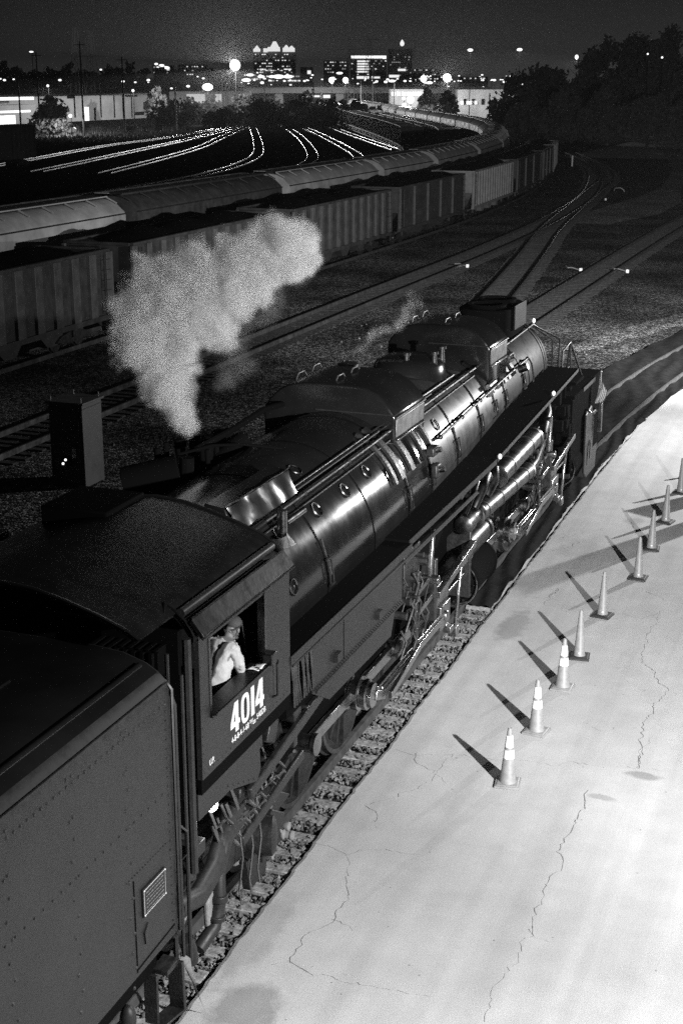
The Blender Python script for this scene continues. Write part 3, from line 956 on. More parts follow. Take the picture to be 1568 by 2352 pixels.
def tree_px(label, u0, u1, vt, vb, d, seed, group=None, **k):
    """Tree filling photo columns u0..u1 and rows vt..vb, standing d metres ahead."""
    b = at((u0 + u1) / 2, vb, d); t = at((u0 + u1) / 2, vt, d); w = (at(u1, vb, d) - at(u0, vb, d)).length
    H = t.z - GZ
    return make_tree(label, (b.x, b.y, GZ), H, w, seed, group, **k)
GT = 'big dark trees at the right'
tree_px('dark tree at the left end of the right-hand trees, lamps shining through its leaves', 1120, 1240, 172, 300, 300, 1, GT, n=3600, leaf=.42)
tree_px('dark tree behind the lit pole among the right-hand trees', 1185, 1330, 138, 300, 292, 2, GT, n=6500, leaf=.45)
tree_px('dark tree right of the lit pole, half as high as the tallest', 1290, 1430, 104, 310, 285, 3, GT, n=7000, leaf=.45)
tree_px('tallest dark tree at the upper right corner, leftmost of its two crests', 1350, 1500, 62, 315, 276, 4, GT, n=9000, leaf=.45)
tree_px('tall dark tree at the upper right, right crest beside the frame edge', 1440, 1590, 58, 320, 268, 5, GT, n=9000, leaf=.45)
tree_px('dark tree cut by the right edge of the photo', 1530, 1680, 70, 325, 260, 6, GT, n=7000, leaf=.45)
for k, (a, b, v) in enumerate(((1155, 1260, 225), (1240, 1345, 215), (1330, 1440, 200), (1430, 1540, 205), (1520, 1640, 210))):
    tree_px(['low dark bush at the left foot of the right-hand trees', 'low dark bush second from the left under the right-hand trees', 'low dark bush in the middle under the right-hand trees',
             'low dark bush fourth from the left under the right-hand trees', 'low dark bush at the right edge under the trees'][k], a, b, v, 320, 258 - k * 6, 20 + k, 'bushes under the right-hand trees', n=4200, leaf=.42, cat='bush', name='bush')
tree_px('rounded dark tree in front of the white lit building', 1000, 1050, 203, 268, 330, 31, n=2600, leaf=.4)
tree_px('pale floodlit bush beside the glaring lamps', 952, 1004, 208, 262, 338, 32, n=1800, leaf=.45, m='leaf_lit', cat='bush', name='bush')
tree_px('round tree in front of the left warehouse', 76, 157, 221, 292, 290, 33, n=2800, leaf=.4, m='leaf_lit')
tree_px('dark upright tree at the right end of the left warehouse', 337, 384, 192, 272, 385, 34, n=3200, leaf=.55)
tree_px('narrow dark tree before the pale wall in the middle distance', 476, 498, 205, 252, 420, 35, n=1200, leaf=.45)
for k in range(17):
    u = -60 + k * 36
    tree_px('low dark tree in the skyline belt behind the left warehouse', u - 30, u + 30, 150 + 12 * math.sin(k * 1.9) + (10 if k > 11 else 0), 215, 640 + 15 * (k % 3), 40 + k, 'tree belt behind the warehouse', n=900, leaf=1.1)
# thicket of scrub in the middle distance
mb = MB(); rr = random.Random(77)
for k in range(26):
    u = 385 + k * 21 + rr.uniform(-8, 8)
    if u > 900: break
    p = at(u, 285, 350 + rr.uniform(-10, 25)); hh = rr.uniform(5.5, 8.2) * (1 if u < 720 else .8)
    c = blob_crown(100 + k, rr.uniform(3.2, 5.), hh, 520, .5, 18)
    mb.add([(v[0] + p.x, v[1] + p.y, v[2] + GZ) for v in c.v], c.f)
tag(mb.build('scrub_thicket', M['scrub'], smooth=0), 'dark mass of scrub beyond the shining tracks', 'thicket', kind='stuff')
mb = MB()
for i in range(7000):
    u = rr.triangular(60, 480, 170); d = rr.triangular(255, 318, 312)
    p = at(u, 300, d); hh = rr.uniform(.3, 1.1) * (.55 + 1.0 * (.5 + .5 * math.sin(u * .11 + math.sin(u * .037) * 3))) * (d - 245) / 60
    a = rr.uniform(0, 6.28); w = .10
    lx, ly = rr.uniform(-.4, .4), rr.uniform(-.4, .4)
    mb.add([(p.x - w * math.cos(a), p.y - w * math.sin(a), GZ), (p.x + w * math.cos(a), p.y + w * math.sin(a), GZ), (p.x + lx, p.y + ly, GZ + hh)], [(0, 1, 2)])
tag(mb.build('tall_grass', M['leaf_lit'], smooth=0), 'tall grass painted as lit below the left warehouse', 'grass', kind='stuff')

# ================================================================== BUILDINGS AND CITY
def aligned(u, v, d, w, depth=8.):
    """Frame of a far building: base point on the ground, axis across the view."""
    p = at(u, v, d); return Vector((p.x, p.y, GZ))
def wallbox(mb, p, w, z0, z1, dep):
    """Box w wide across the view, dep deep, front face centred on p."""
    r, h = RT, HEAD
    v = [p - r * w / 2, p + r * w / 2, p + r * w / 2 + h * dep, p - r * w / 2 + h * dep]
    return mb.add([(q.x, q.y, z0) for q in v] + [(q.x, q.y, z1) for q in v], [(0, 1, 5, 4), (1, 2, 6, 5), (2, 3, 7, 6), (3, 0, 4, 7), (4, 5, 6, 7), (3, 2, 1, 0)])
def zpx(u, v, d): return at(u, v, d).z
def building(label, u0, u1, vt, d, m, wins, cat='building', name='building', dep=20., vb=None, roof=None):
    """wins: (u0,u1,v0,v1,material) lit window strips on the front."""
    c = at((u0 + u1) / 2, 188, d); w = (at(u1, 188, d) - at(u0, 188, d)).length
    o = thing(name, label, cat, (c.x, c.y, GZ))
    wallbox(MB(), c, w, GZ if vb is None else zpx(u0, vb, d), zpx(u0, vt, d), dep).build('wall', m, o, smooth=0)
    for (a, b, v0, v1, wm) in wins:
        q = at((a + b) / 2, 188, d) - HEAD * .3
        wallbox(MB(), q, (at(b, 188, d) - at(a, 188, d)).length, zpx(a, v1, d), zpx(a, v0, d), .25).build('window', M[wm], o, smooth=0)
    return o
def rows(u0, u1, v0, v1, nu, nv, p, seed, hh=2.4, wm='win', fill=.6):
    rr = random.Random(seed); out = []
    for j in range(nv):
        v = v0 + (v1 - v0) * j / max(1, nv - 1)
        for i in range(nu):
            if rr.random() < p:
                u = u0 + (u1 - u0) * i / max(1, nu - 1)
                out.append((u - hh * .5, u + hh * .5 * (1 if rr.random() > .3 else 2.2), v, v + hh * .8, wm if rr.random() > .35 else 'win_dim'))
    return out
# tower with chateau roofs that glow in place of floodlighting
o = building('tall office tower with floodlit pointed roofs and scattered lit windows', 583, 677, 118, 1500, M['tower'], rows(588, 670, 124, 172, 17, 8, .34, 3) + rows(600, 668, 158, 161, 20, 2, .6, 4), dep=40.)
D = 1500
def crownbox(u0, u1, v0, v1, top=None):
    q = at((u0 + u1) / 2, 188, D) - HEAD * 1.
    w = (at(u1, 188, D) - at(u0, 188, D)).length; mb = MB(); z0, z1 = zpx(u0, v1, D), zpx(u0, v0, D)
    if top is None: wallbox(mb, q, w, z0, z1, 10.)
    else:
        r, h = RT, HEAD; b = [q - r * w / 2, q + r * w / 2, q + r * w / 2 + h * 10, q - r * w / 2 + h * 10]
        t = [q + h * 5 + r * k * w * top * .5 + h * j * 5 * top for k, j in ((-1, -1), (1, -1), (1, 1), (-1, 1))]
        mb.add([(p.x, p.y, z0) for p in b] + [(p.x, p.y, z1) for p in t], [(0, 1, 5, 4), (1, 2, 6, 5), (2, 3, 7, 6), (3, 0, 4, 7), (4, 5, 6, 7), (3, 2, 1, 0)])
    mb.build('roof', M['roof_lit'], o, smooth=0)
crownbox(583, 598, 112, 119); crownbox(585, 597, 104, 112, .1); crownbox(650, 677, 110, 119); crownbox(652, 664, 103, 110, .2); crownbox(664, 676, 105, 110, .2)
crownbox(616, 643, 108, 118); crownbox(622, 641, 95, 108, .35); crownbox(606, 616, 111, 120)
D = 1400
o = building('dark office block with a glowing bright band along its roof', 805, 887, 127, 1400, M['tower'],
             [(806, 886, 128, 135, 'lamp')] + [(820, 846, 139 + 6 * k, 142.5 + 6 * k, 'win') for k in range(5)] + rows(808, 884, 139, 176, 18, 7, .22, 5) + [(819, 847, 175, 181, 'win'), (852, 872, 176, 180, 'win')], dep=40.)
o = building('pale topped office tower with a lit lantern on its mast', 892, 946, 112, 1450, M['deck'], rows(896, 942, 124, 172, 12, 9, .24, 6, wm='win_dim') + [(913, 931, 158, 163, 'win'), (893, 916, 172, 178, 'win')], dep=30.)
q = at(922, 188, 1450); z0, z1 = zpx(922, 112, 1450), zpx(922, 106, 1450)
MB().cyl((q.x, q.y, z0), (q.x, q.y, z1), .7, n=8).build('mast', M['tower'], o)
MB().lathe((q.x, q.y, z1), (0, 0, 1), [(0, .8), (1.2, 2.0), (3.0, 2.1), (5., 1.), (6.2, .1)], 12).build('lantern', M['win'], o)
building('low dark office block with rows of lit windows, left of the bright band block', 743, 800, 139, 1300, M['tower'], rows(748, 792, 142, 165, 9, 4, .6, 8), dep=30.)
building('low building on the skyline with bright windows, far left of the pointed tower', 352, 392, 150, 1200, M['tower'], rows(356, 390, 153, 166, 8, 3, .55, 9, hh=3.2), dep=30.)
building('long low skyline building with few lit windows left of the yard lamp', 410, 470, 148, 1150, M['tower'], rows(414, 466, 152, 170, 10, 3, .3, 10), dep=30.)
building('low skyline block with bright ground floor right of the yard lamp', 560, 600, 168, 1000, M['tower'], rows(563, 597, 171, 180, 7, 2, .7, 11, hh=3.5), dep=20.)
building('white lit gable building under the pointed tower', 690, 718, 154, 1100, M['deck'], [(706, 714, 162, 170, 'win')], dep=20.)
building('wide low block with lit shop fronts under the pointed tower', 610, 690, 172, 950, M['tower'], rows(614, 686, 174, 184, 16, 2, .55, 12, hh=3.5), dep=20.)
building('wide low block with lit windows right of the lantern tower', 948, 1012, 158, 1200, M['tower'], rows(952, 1008, 160, 180, 12, 3, .4, 13), dep=20.)
building('low white building far right of the city with dim windows', 1062, 1120, 176, 700, M['deck'], rows(1066, 1116, 179, 184, 9, 1, .5, 14), dep=20.)

# warehouse on the left, its wall washed by lamps
o = thing('warehouse', 'long pale warehouse with a lit doorway at the left', 'warehouse', (-200, 350, GZ))
MB().box(-225, -199, 205, 389, GZ, 6.4).build('wall', M['wall'], o, smooth=0)
MB().box(-226, -198.6, 204, 389.4, 6.4, 6.8).build('roof', M['roof'], o)
def on_wall(u, v):
    r = ray(u, v); t = (-199 - CX) / r.x
    return Vector((CX, CY, CZ)) + r * t
def wallpart(name, u0, u1, v0, v1, mm, proud=.12):
    a, b = on_wall(u0, v0), on_wall(u1, v1)
    return MB().box(-199, -199 + proud, a.y, b.y, b.z, a.z).build(name, mm, o, smooth=0)
wallpart('doorway', 194, 205, 246, 277, M['win'])
wallpart('door', 216, 221, 247, 276, M['dark'])
wallpart('vent', 288, 298, 218, 222, M['dark'], .5); wallpart('vent', 303, 313, 218, 222, M['dark'], .5)
wallpart('window', 310, 331, 257, 264, M['dark'])
wallpart('sign', 154, 170, 218, 226, M['dark'], .4)
for u in (171, 231, 262, 282, 302):
    wallpart('downpipe', u - .8, u + .8, 217, 270, M['dark'], .3)
o2 = thing('garage', 'low garage with a glowing open bay at the left edge', 'garage', (-196, 300, GZ))
o = o2
MB().box(-198.8, -193, 250, 318, GZ, 4.6).build('wall', M['wall'], o2, smooth=0)
def gpart(name, u0, u1, v0, v1, mm):
    r = ray(u0, v0); t = (-193 - CX) / r.x; a = Vector((CX, CY, CZ)) + r * t
    r = ray(u1, v1); t = (-193 - CX) / r.x; b = Vector((CX, CY, CZ)) + r * t
    return MB().box(-193, -192.9, a.y, b.y, b.z, a.z).build(name, mm, o2, smooth=0)
gpart('bay_door', -30, 36, 267, 284, M['win'])
gpart('window', -30, 78, 224, 229, M['win']); gpart('light_strip', -30, 70, 256, 257.5, M['win'])
for k, (u, v, lb) in enumerate(((118, 280, 'floodlit white van below the round tree'), (150, 281, 'floodlit white van right of the round tree'))):
    p = at(u, v, 292); o = thing('parked_van', lb, 'van', (p.x, p.y, GZ))
    x, y = p.x, p.y
    MB().prism([(y - 2.4, .3), (y + 2.6, .3), (y + 2.6, 1.0), (y + 1.7, 1.25), (y + 1.1, 2.1), (y - 2.4, 2.1)], 'x', x - .95, x + .95).build('body', M['white'], o, bevel=.08)
    MB().prism([(y + 1.0, 1.3), (y + 1.5, 1.3), (y + 1.05, 1.95), (y + .3, 1.95), (y + .3, 1.3)], 'x', x + .95, x + .98).build('side_window', M['dark'], o)
    for yy in (y - 1.6, y + 1.7):
        MB().cyl((x + .75, yy, .1), (x + .99, yy, .1), .34, n=14).build('wheel', M['rubber'], o)
    MB().sphere((x + .3, y + 2.6, .8), .55, 10, 7).build('headlight', M['lamp'], o)

# overpass across the middle distance
o = thing('overpass', 'pale concrete road overpass crossing the middle distance', 'bridge', at(740, 188, 500) * 1)
o.location.z = GZ
def spanbox(mb, u0, u1, v0, v1, d0, d1, dep):
    a, b = at(u0, 188, d0), at(u1, 188, d1); za, zb = zpx(u0, v1, d0), zpx(u0, v0, d0)
    w = HEAD * dep
    return mb.add([(q.x, q.y, z) for z in (za, zb) for q in (a, b, b + w, a + w)], [(0, 1, 5, 4), (1, 2, 6, 5), (2, 3, 7, 6), (3, 0, 4, 7), (4, 5, 6, 7), (3, 2, 1, 0)])
spanbox(MB(), 560, 1130, 203, 214, 500, 500, 12).build('deck', M['deck'], o, smooth=0)
spanbox(MB(), 560, 1130, 199.5, 203, 500, 500, .4).build('parapet', M['deck'], o, smooth=0)
for u in (640, 780, 920, 1060):
    spanbox(MB(), u - 9, u + 9, 214, 262, 502, 502, 6).build('pier', M['deck'], o, smooth=0)
o = building('long pale shed with bright wall panels in the middle distance', 388, 572, 210, 470, M['deck'], [(428, 470, 216, 237, 'win_dim'), (494, 508, 216, 234, 'win_dim')], name='shed', cat='shed', dep=14)
o = building('low lit shed under the overpass', 690, 760, 216, 560, M['deck'], [(694, 734, 219, 223, 'win'), (742, 758, 218, 225, 'win')], name='shed', cat='shed', dep=10)
o = building('long low block with lit windows behind the yard lamps', 896, 985, 205, 430, M['deck'], [(898 + 12 * k, 908 + 12 * k, 211, 220, 'win_dim') for k in range(7)], name='shed', cat='shed', dep=12)
o = building('white floodlit low building left of the dark trees', 1052, 1190, 206, 420, M['wall'], [(1058, 1096, 232, 240, 'win_dim')], dep=14)
D = 420
for u in (1068, 1087, 1109):
    q = at(u, 188, 420) - HEAD * .3
    wallbox(MB(), q, .8, zpx(u, 240, 420), zpx(u, 227, 420), .25).build('door', M['dark'], o, smooth=0)
mb = MB(); a = [at(u, v, d) for u, v, d in ((1048, 255, 395), (1180, 255, 395), (1180, 255, 330), (1060, 255, 330))]
mb.add([(p.x, p.y, GZ + .008) for p in a], [(0, 1, 2, 3)])
tag(mb.build('parking_lot', M['wall'], smooth=0), 'floodlit pale lot in front of the white building', kind='structure')
o = thing('parked_car', 'dark car parked on the floodlit lot before the white building', 'car', tuple(at(1130, 255, 352)))
p = at(1130, 255, 352); x, y = p.x, p.y; o.location.z = GZ
MB().prism([(x - 2.2, .15), (x + 2.2, .15), (x + 2.2, .7), (x + 1.3, .85), (x + .6, 1.3), (x - .9, 1.3), (x - 1.6, .85), (x - 2.2, .75)], 'y', y - .85, y + .85).build('body', M['cabinet'], o, bevel=.06)
for dx in (-1.35, 1.35):
    MB().cyl((x + dx, y - .87, .1), (x + dx, y - .65, .1), .32, n=14).build('wheel', M['rubber'], o)

# ================================================================== POLES AND LAMPS
def lamp_post(label, u, v, d, rad, m='lamp', group=None, vb=None, lit=0, arm=0., name='lamp_post', cat='street lamp', sq=(1, 1, 1)):
    p = at(u, v, d)
    o = thing(name, label, cat, (p.x, p.y, GZ), group)
    MB().cyl((p.x, p.y, GZ), (p.x, p.y, p.z), .11, .08, 8).build('post', M['dark'], o)
    hd = MB().sphere((p.x, p.y - .3, p.z), rad * (.85 if rad > .9 else .72), 16, 10, sq)
    hd.build('lamp_head', M[m], o)
    if lit:
        for up_ in ((0, 1) if rad > 1.1 else (0,)):            # heads of the lamp: one shines down, the big ones upward too
            l = bpy.data.lights.new('lamp_glow', 'SPOT'); l.energy = lit; l.shadow_soft_size = .3; l.spot_size = R(176); l.spot_blend = .02
            lo = bpy.data.objects.new('lamp_glow', l); COL.objects.link(lo); lo.parent = o
            lo.location = (0, -.3 - rad - .6, p.z - GZ + (rad * .5 if up_ else -rad * .5) - .2)
            lo.rotation_euler = (math.pi if up_ else 0, 0, 0)
    return o
lamp_post('glaring yard floodlight on a tall pole, brightest in the photo', 541, 150, 366, 1.55, 'lamp_big', lit=120000, name='yard_floodlight', cat='floodlight')
lamp_post('glaring lamp low in front of the pale shed', 478, 200, 400, 1.2, 'lamp_big', lit=20000, sq=(1.5, 1, .9), name='yard_floodlight', cat='floodlight')
lamp_post('glaring twin lamp on a tall mast right of the city', 1027, 179, 400, 1.3, 'lamp_big', lit=40000, name='yard_floodlight', cat='floodlight')
lamp_post('bright round lamp left of the twin lamp mast', 973, 181, 410, 1.05, 'lamp_big', lit=20000, name='yard_floodlight', cat='floodlight')
lamp_post('left one of a pair of bright lamps beside the overpass', 762, 184, 470, 1.05, 'lamp_big', lit=12000, name='yard_floodlight', cat='floodlight')
lamp_post('right one of a pair of bright lamps beside the overpass', 794, 184, 470, 1.05, 'lamp_big', lit=12000, name='yard_floodlight', cat='floodlight')
lamp_post('left one of two high mast lamps at the right of the sky', 1080, 115, 420, .8, 'lamp', lit=5000, sq=(1.4, 1, .7))
lamp_post('right one of two high mast lamps at the right of the sky', 1193, 114, 420, .8, 'lamp', lit=5000, sq=(1.4, 1, .7))
lamp_post('lamp with a floodlit pole rising behind the trees', 1324, 131, 320, .55, 'lamp', lit=5000, sq=(1, 1, 1.2))
lamp_post('lone high lamp at the upper left of the sky', 74, 119, 420, .6, 'lamp', sq=(1.5, 1, .5))
lamp_post('left one of two lamps seen through the tallest tree', 1487, 124, 255, .22, 'lamp')
lamp_post('right one of two lamps seen through the tallest tree', 1520, 132, 255, .25, 'lamp')
lamp_post('brightest of three glaring low lights by the pale bush', 943, 229, 330, .95, 'lamp_big', lit=9000, name='yard_floodlight', cat='floodlight')
lamp_post('upper left one of three glaring low lights by the pale bush', 928, 226, 330, .55, 'lamp')
lamp_post('lowest of three glaring low lights by the pale bush', 929, 241, 326, .65, 'lamp')
lamp_post('lamp left of the lit doorway of the warehouse', 112, 197, 330, .4, 'lamp', lit=7000)
lamp_post('lamp added to light the white vans', 164, 266, 285, .5, 'lamp', lit=2500)  # added lamp, there to brighten the vans
lamp_post('lamp above the wall of the warehouse at its right end', 307, 208, 360, .45, 'lamp', lit=7000)
small = [(3, 181), (12, 184), (33, 182), (139, 184), (225, 191), (284, 187), (312, 189), (342, 184), (342, 189), (366, 185), (395, 203), (433, 198), (455, 176), (468, 180), (592, 167), (603, 190), (667, 184), (700, 186), (822, 192), (930, 186), (1107, 172), (1108, 184), (1109, 200), (1135, 184), (1149, 183), (1158, 188), (233, 160), (360, 147), (362, 154), (508, 185), (654, 186), (886, 188), (1058, 186), (1172, 190)]
for k, (u, v) in enumerate(small):
    lamp_post('small street lamp glowing on the skyline among many', u, v, 520 + 37 * (k % 5), (.42, .62, .5, .75)[k % 4], 'lamp', 'small street lamps on the skyline', sq=(1.4, 1, .8))
for k, (u, v, r_) in enumerate(((380, 156, 2.0), (372, 150, 1.2), (566, 184, 2.0), (600, 176, 1.6), (640, 176, 2.4), (662, 176, 2.0), (575, 172, 1.6), (625, 176, 1.5), (780, 168, 1.4), (900, 186, 1.5), (985, 190, 1.6))):
    lamp_post('cluster of bright lights at street level in the city', u, v, 900, r_, 'lamp', 'street level lights in the city', sq=(1.8, 1, .6), lit=0 if k in (0, 4, 9) else 0)
rl = random.Random(21)
for k in range(100):
    u = rl.uniform(230, 1200); v = rl.gauss(184, 5)
    lamp_post('tiny light among the many of the distant town', u, v, rl.uniform(700, 1100), rl.uniform(.45, .9), 'lamp', 'tiny lights of the distant town', sq=(rl.uniform(.8, 1.8), 1, .7))
GP = 'dark utility poles'
for u, vt, vb, d, lb in ((40, 150, 290, 300, 'dark utility pole at the left edge beside the boxcar'), (83, 120, 288, 296, 'dark utility pole left of the round tree'), (183, 95, 320, 285, 'tall dark utility pole left of the lit doorway'),
                     (280, 130, 310, 292, 'dark utility pole at the right part of the warehouse'), (402, 185, 300, 300, 'dark utility pole between the warehouse and the pale shed'), (511, 188, 244, 430, 'thin dark pole, one of three in a cluster'),
                     (518, 190, 244, 432, 'thin dark pole standing in the middle of a cluster of three'), (523, 188, 244, 430, 'thin dark pole, right one of three in a cluster'), (607, 186, 236, 440, 'thin dark pole before the overpass, left of its first pier'), (720, 186, 240, 430, 'thin dark pole beside the overpass pier'),
                     (737, 190, 243, 420, 'pale pole in front of the overpass right of the pier'), (828, 186, 240, 420, 'pale thick pole under the bright band block'), (856, 150, 244, 420, 'tall thin pole right of the bright band block'), (905, 190, 240, 410, 'thin dark pole in front of the lit long block'), (1124, 214, 262, 330, 'dark pole before the floodlit lot')):
    t = at(u, vt, d); b = at(u, vb, d)
    o = thing('utility_pole', lb, 'pole', (b.x, b.y, GZ), GP)
    MB().cyl((t.x, t.y, GZ), (t.x, t.y, t.z), .2, .13, 8).build('shaft', M['steel'] if 'pale' in lb else M['pole'], o)
    if d < 310:
        MB().bar((t.x - 1.1, t.y, t.z - .6), (t.x + 1.1, t.y, t.z - .6), .12, .14).build('crossarm', M['pole'], o)
# catenary cable from the yard floodlight
p = at(541, 151, 366); q = at(478, 178, 380)
pts = [p.lerp(q, k / 12) + Vector((0, 0, -1.3 * 4 * (k / 12) * (1 - k / 12))) for k in range(13)]
tag(MB().tube(pts, .07, 6).build('overhead_cable', M['bright']), 'shining cable sagging away from the yard floodlight', 'cable')
for u, vt, d, lb in ((172, 62, 420, 'faint lattice tower at the upper left'), (208, 72, 430, 'faint lattice tower right of the first one at the upper left'), (806, 84, 480, 'faint lattice tower above the bright band block'), (848, 84, 480, 'faint lattice tower rising between the two right-hand office towers')):
    t = at(u, vt, d); o = thing('lattice_tower', lb, 'pylon', (t.x, t.y, GZ)); mb = MB(); H = t.z - GZ
    for sx, sy in ((-1, -1), (1, -1), (1, 1), (-1, 1)):
        mb.cyl((t.x + sx * 2, t.y + sy * 2, GZ), (t.x + sx * .4, t.y + sy * .4, GZ + H), .1, .07, 5)
    for k in range(10):
        f0, f1 = k / 10, (k + 1) / 10; w0, w1 = 2 - 1.6 * f0, 2 - 1.6 * f1
        mb.cyl((t.x - w0, t.y - w0, GZ + H * f0), (t.x + w1, t.y - w1, GZ + H * f1), .05, n=4); mb.cyl((t.x + w0, t.y - w0, GZ + H * f0), (t.x - w1, t.y - w1, GZ + H * f1), .05, n=4)
    mb.build('lattice', M['pole'], o)
    mb = MB()
    for f in (.72, .84, .96): mb.bar((t.x - 4.5, t.y, GZ + H * f), (t.x + 4.5, t.y, GZ + H * f), .16, .16)
    mb.build('crossarm', M['pole'], o)
tag(MB().cyl(onz(605, 257, 0) * 1, onz(605, 257, 0) + Vector((0, 0, 3.2)), .12, n=8).build('dwarf_signal', M['steel']), 'small pale signal post at the far edge of the shining tracks', 'signal')
# ================================================================== STEAM LOCOMOTIVE
loco = thing('steam_locomotive', 'huge black articulated steam locomotive numbered 4014, person leaning in its cab window', 'locomotive', (0, 24, 0))
def ax(y): return -.15 - .012 * (y - 14)
def lerp_tab(tab, y):
    if y <= tab[0][0]: return tab[0][1]
    for (a, va), (b, vb) in zip(tab[:-1], tab[1:]):
        if y <= b: return va + (vb - va) * (y - a) / (b - a)
    return tab[-1][1]
RT_ = [(14.8, 1.45), (20, 1.45), (22.3, 1.42), (26, 1.28), (28.4, 1.2), (33, 1.17)]
ZT_ = [(14.8, 3.36), (20, 3.38), (33, 3.6)]
def rr_(y): return lerp_tab(RT_, y)
def zc(y): return lerp_tab(ZT_, y)
def bp(y, deg, off=0.):
    a = R(deg); r = rr_(y) + off
    return Vector((ax(y) + r * math.cos(a), y, zc(y) + r * math.sin(a)))
def shell(y0, y1, off=0., n=56, step=.35):
    mb = MB(); rows = []; k = max(1, int((y1 - y0) / step))
    for i in range(k + 1):
        y = y0 + (y1 - y0) * i / k
        rows.append([bp(y, 360 * j / n, off) for j in range(n + 1)])
    return mb.grid(rows)
boiler = shell(14.9, 22.3).build('boiler', M['paint'], loco, smooth=50)
shell(22.3, 28.4).build('front_jacket', M['paint_highlight'], boiler, smooth=50)
for y in (15.35, 17.2, 19.2, 20.95, 22.3, 24.15, 26.1):
    shell(y - .035, y + .035, .014, step=.07).build('jacket_band', M['paint'], boiler)
rr = random.Random(2)
mb = MB()
for y, a in ((16.3, 42), (17.6, 40), (18.7, 39), (19.7, 40), (20.4, 30), (16.0, 15), (23.4, 35), (18.1, 66)):
    c = bp(y, a, .012); nrm = (c - Vector((ax(y), y, zc(y)))).normalized()
    u = Vector((0, 1, 0)); w = nrm.cross(u)
    mb.tube([c + (u * math.cos(t) + w * math.sin(t)) * .105 for t in [2 * math.pi * k / 16 for k in range(17)]], .014, 6)
mb.build('washout_cover', M['jacket'], boiler)
smk = shell(28.4, 32.5, .004).build('smokebox', M['graphite'], loco, smooth=50)
mb = MB(); c = Vector((ax(32.5), 32.5, zc(32.5)))
mb.lathe(c, (0, 1, 0), [(-.05, 1.19), (.05, 1.19), (.12, 1.1), (.16, .7), (.2, .3), (.22, .05)], 48)
mb.build('smokebox_front', M['graphite'], smk)
for y in (28.45, 30.1, 32.3):
    shell(y - .05, y + .05, .02, step=.1).build('jacket_band', M['graphite'], smk)
# band clamps with little hinged ladders on the boiler side
for y in (17.2, 20.95, 22.3, 24.15, 26.1, 27.4, 28.4, 30.1):
    mb = MB()
    for d in (-.06, .06):
        mb.tube([bp(y + d, a, .05) for a in (16, 12, 8, 4, 0)], .012, 5)
    for a in (15, 1):
        mb.bar(bp(y - .09, a, .05), bp(y + .09, a, .05), .03, .03)
    mb.bar(bp(y, 26, .03), bp(y, 6, .04), .035, .03, up=(0, 1, 0))
    mb.build('band_clamp', M['gear'], boiler)
# sand pipes and delivery covers running down the side from the sandboxes
for y in (20.45, 20.8, 21.35, 21.75, 22.1, 22.6, 27.15, 27.5, 27.95, 28.6, 28.95, 29.4):
    mb = MB(); w = .09 if rnd.random() > .4 else .05
    rows_ = [[bp(y - w, a, .01), bp(y - w, a, .06), bp(y + w, a, .06), bp(y + w, a, .01)] for a in range(62, 19, -4)]
    mb.grid(rows_)
    mb.build('sand_pipe', M['paint'] if rnd.random() > .5 else M['gear'], loco)
mb = MB()
mb.tube([bp(y, 31, .12) for y in (27.0, 27.3, 27.6)], .05, 8)
mb.build('feed_elbow', M['bright'], loco)
for c_, d_ in ((bp(22.3, 24, .12), (.16, .3, .16)), (bp(22.2, 12, .12), (.12, .24, .24)), (bp(29.2, 40, .14), (.2, .4, .2))):
    v_ = MB().obox(c_, d_).build('check_valve', M['gear'], loco, bevel=.03)
    MB().cyl(c_, c_ + Vector((.16, 0, .04)), .05, n=10).build('valve_cap', M['bright'], v_)
MB().cyl(bp(29.6, 24, .1), bp(29.6, 24, .32), .09, n=10).build('oil_cup', M['bright'], loco, bevel=.01)
# handrails
def rail_along(a, y0, y1, off, r=.022, n=30):
    return [bp(y0 + (y1 - y0) * k / n, a, off) for k in range(n + 1)]
mb = MB(); mb.tube(rail_along(50, 15.0, 32.4, .14), .024, 8); mb.tube(rail_along(54, 15.0, 24.0, .12), .014, 6)
for y in (15.6, 17.4, 19.2, 21, 22.8, 24.6, 26.4, 28.2, 30, 31.8):
    mb.cyl(bp(y, 50, 0), bp(y, 50, .17), .022, n=6); mb.sphere(bp(y, 50, .14), .042, 8, 6)
mb.build('handrail', M['side'], loco)
mb = MB(); mb.tube(rail_along(27, 22.9, 30.6, .12), .022, 8); mb.tube([bp(30.6, 27, .12), bp(30.75, 20, .1), bp(30.8, 6, .08), bp(30.8, -8, .06)], .022, 8)
for y in (23, 24.6, 26.1, 27.5, 29, 30.5):
    mb.cyl(bp(y, 27, 0), bp(y, 27, .15), .022, n=6); mb.sphere(bp(y, 27, .12), .045, 8, 6)
mb.build('handrail', M['gear'], loco)
mb = MB(); mb.tube(rail_along(57, 15.2, 26, .05), .022, 8); mb.tube(rail_along(46, 15.5, 27, .03), .014, 6)
mb.build('pipe_run', M['gear'], loco)

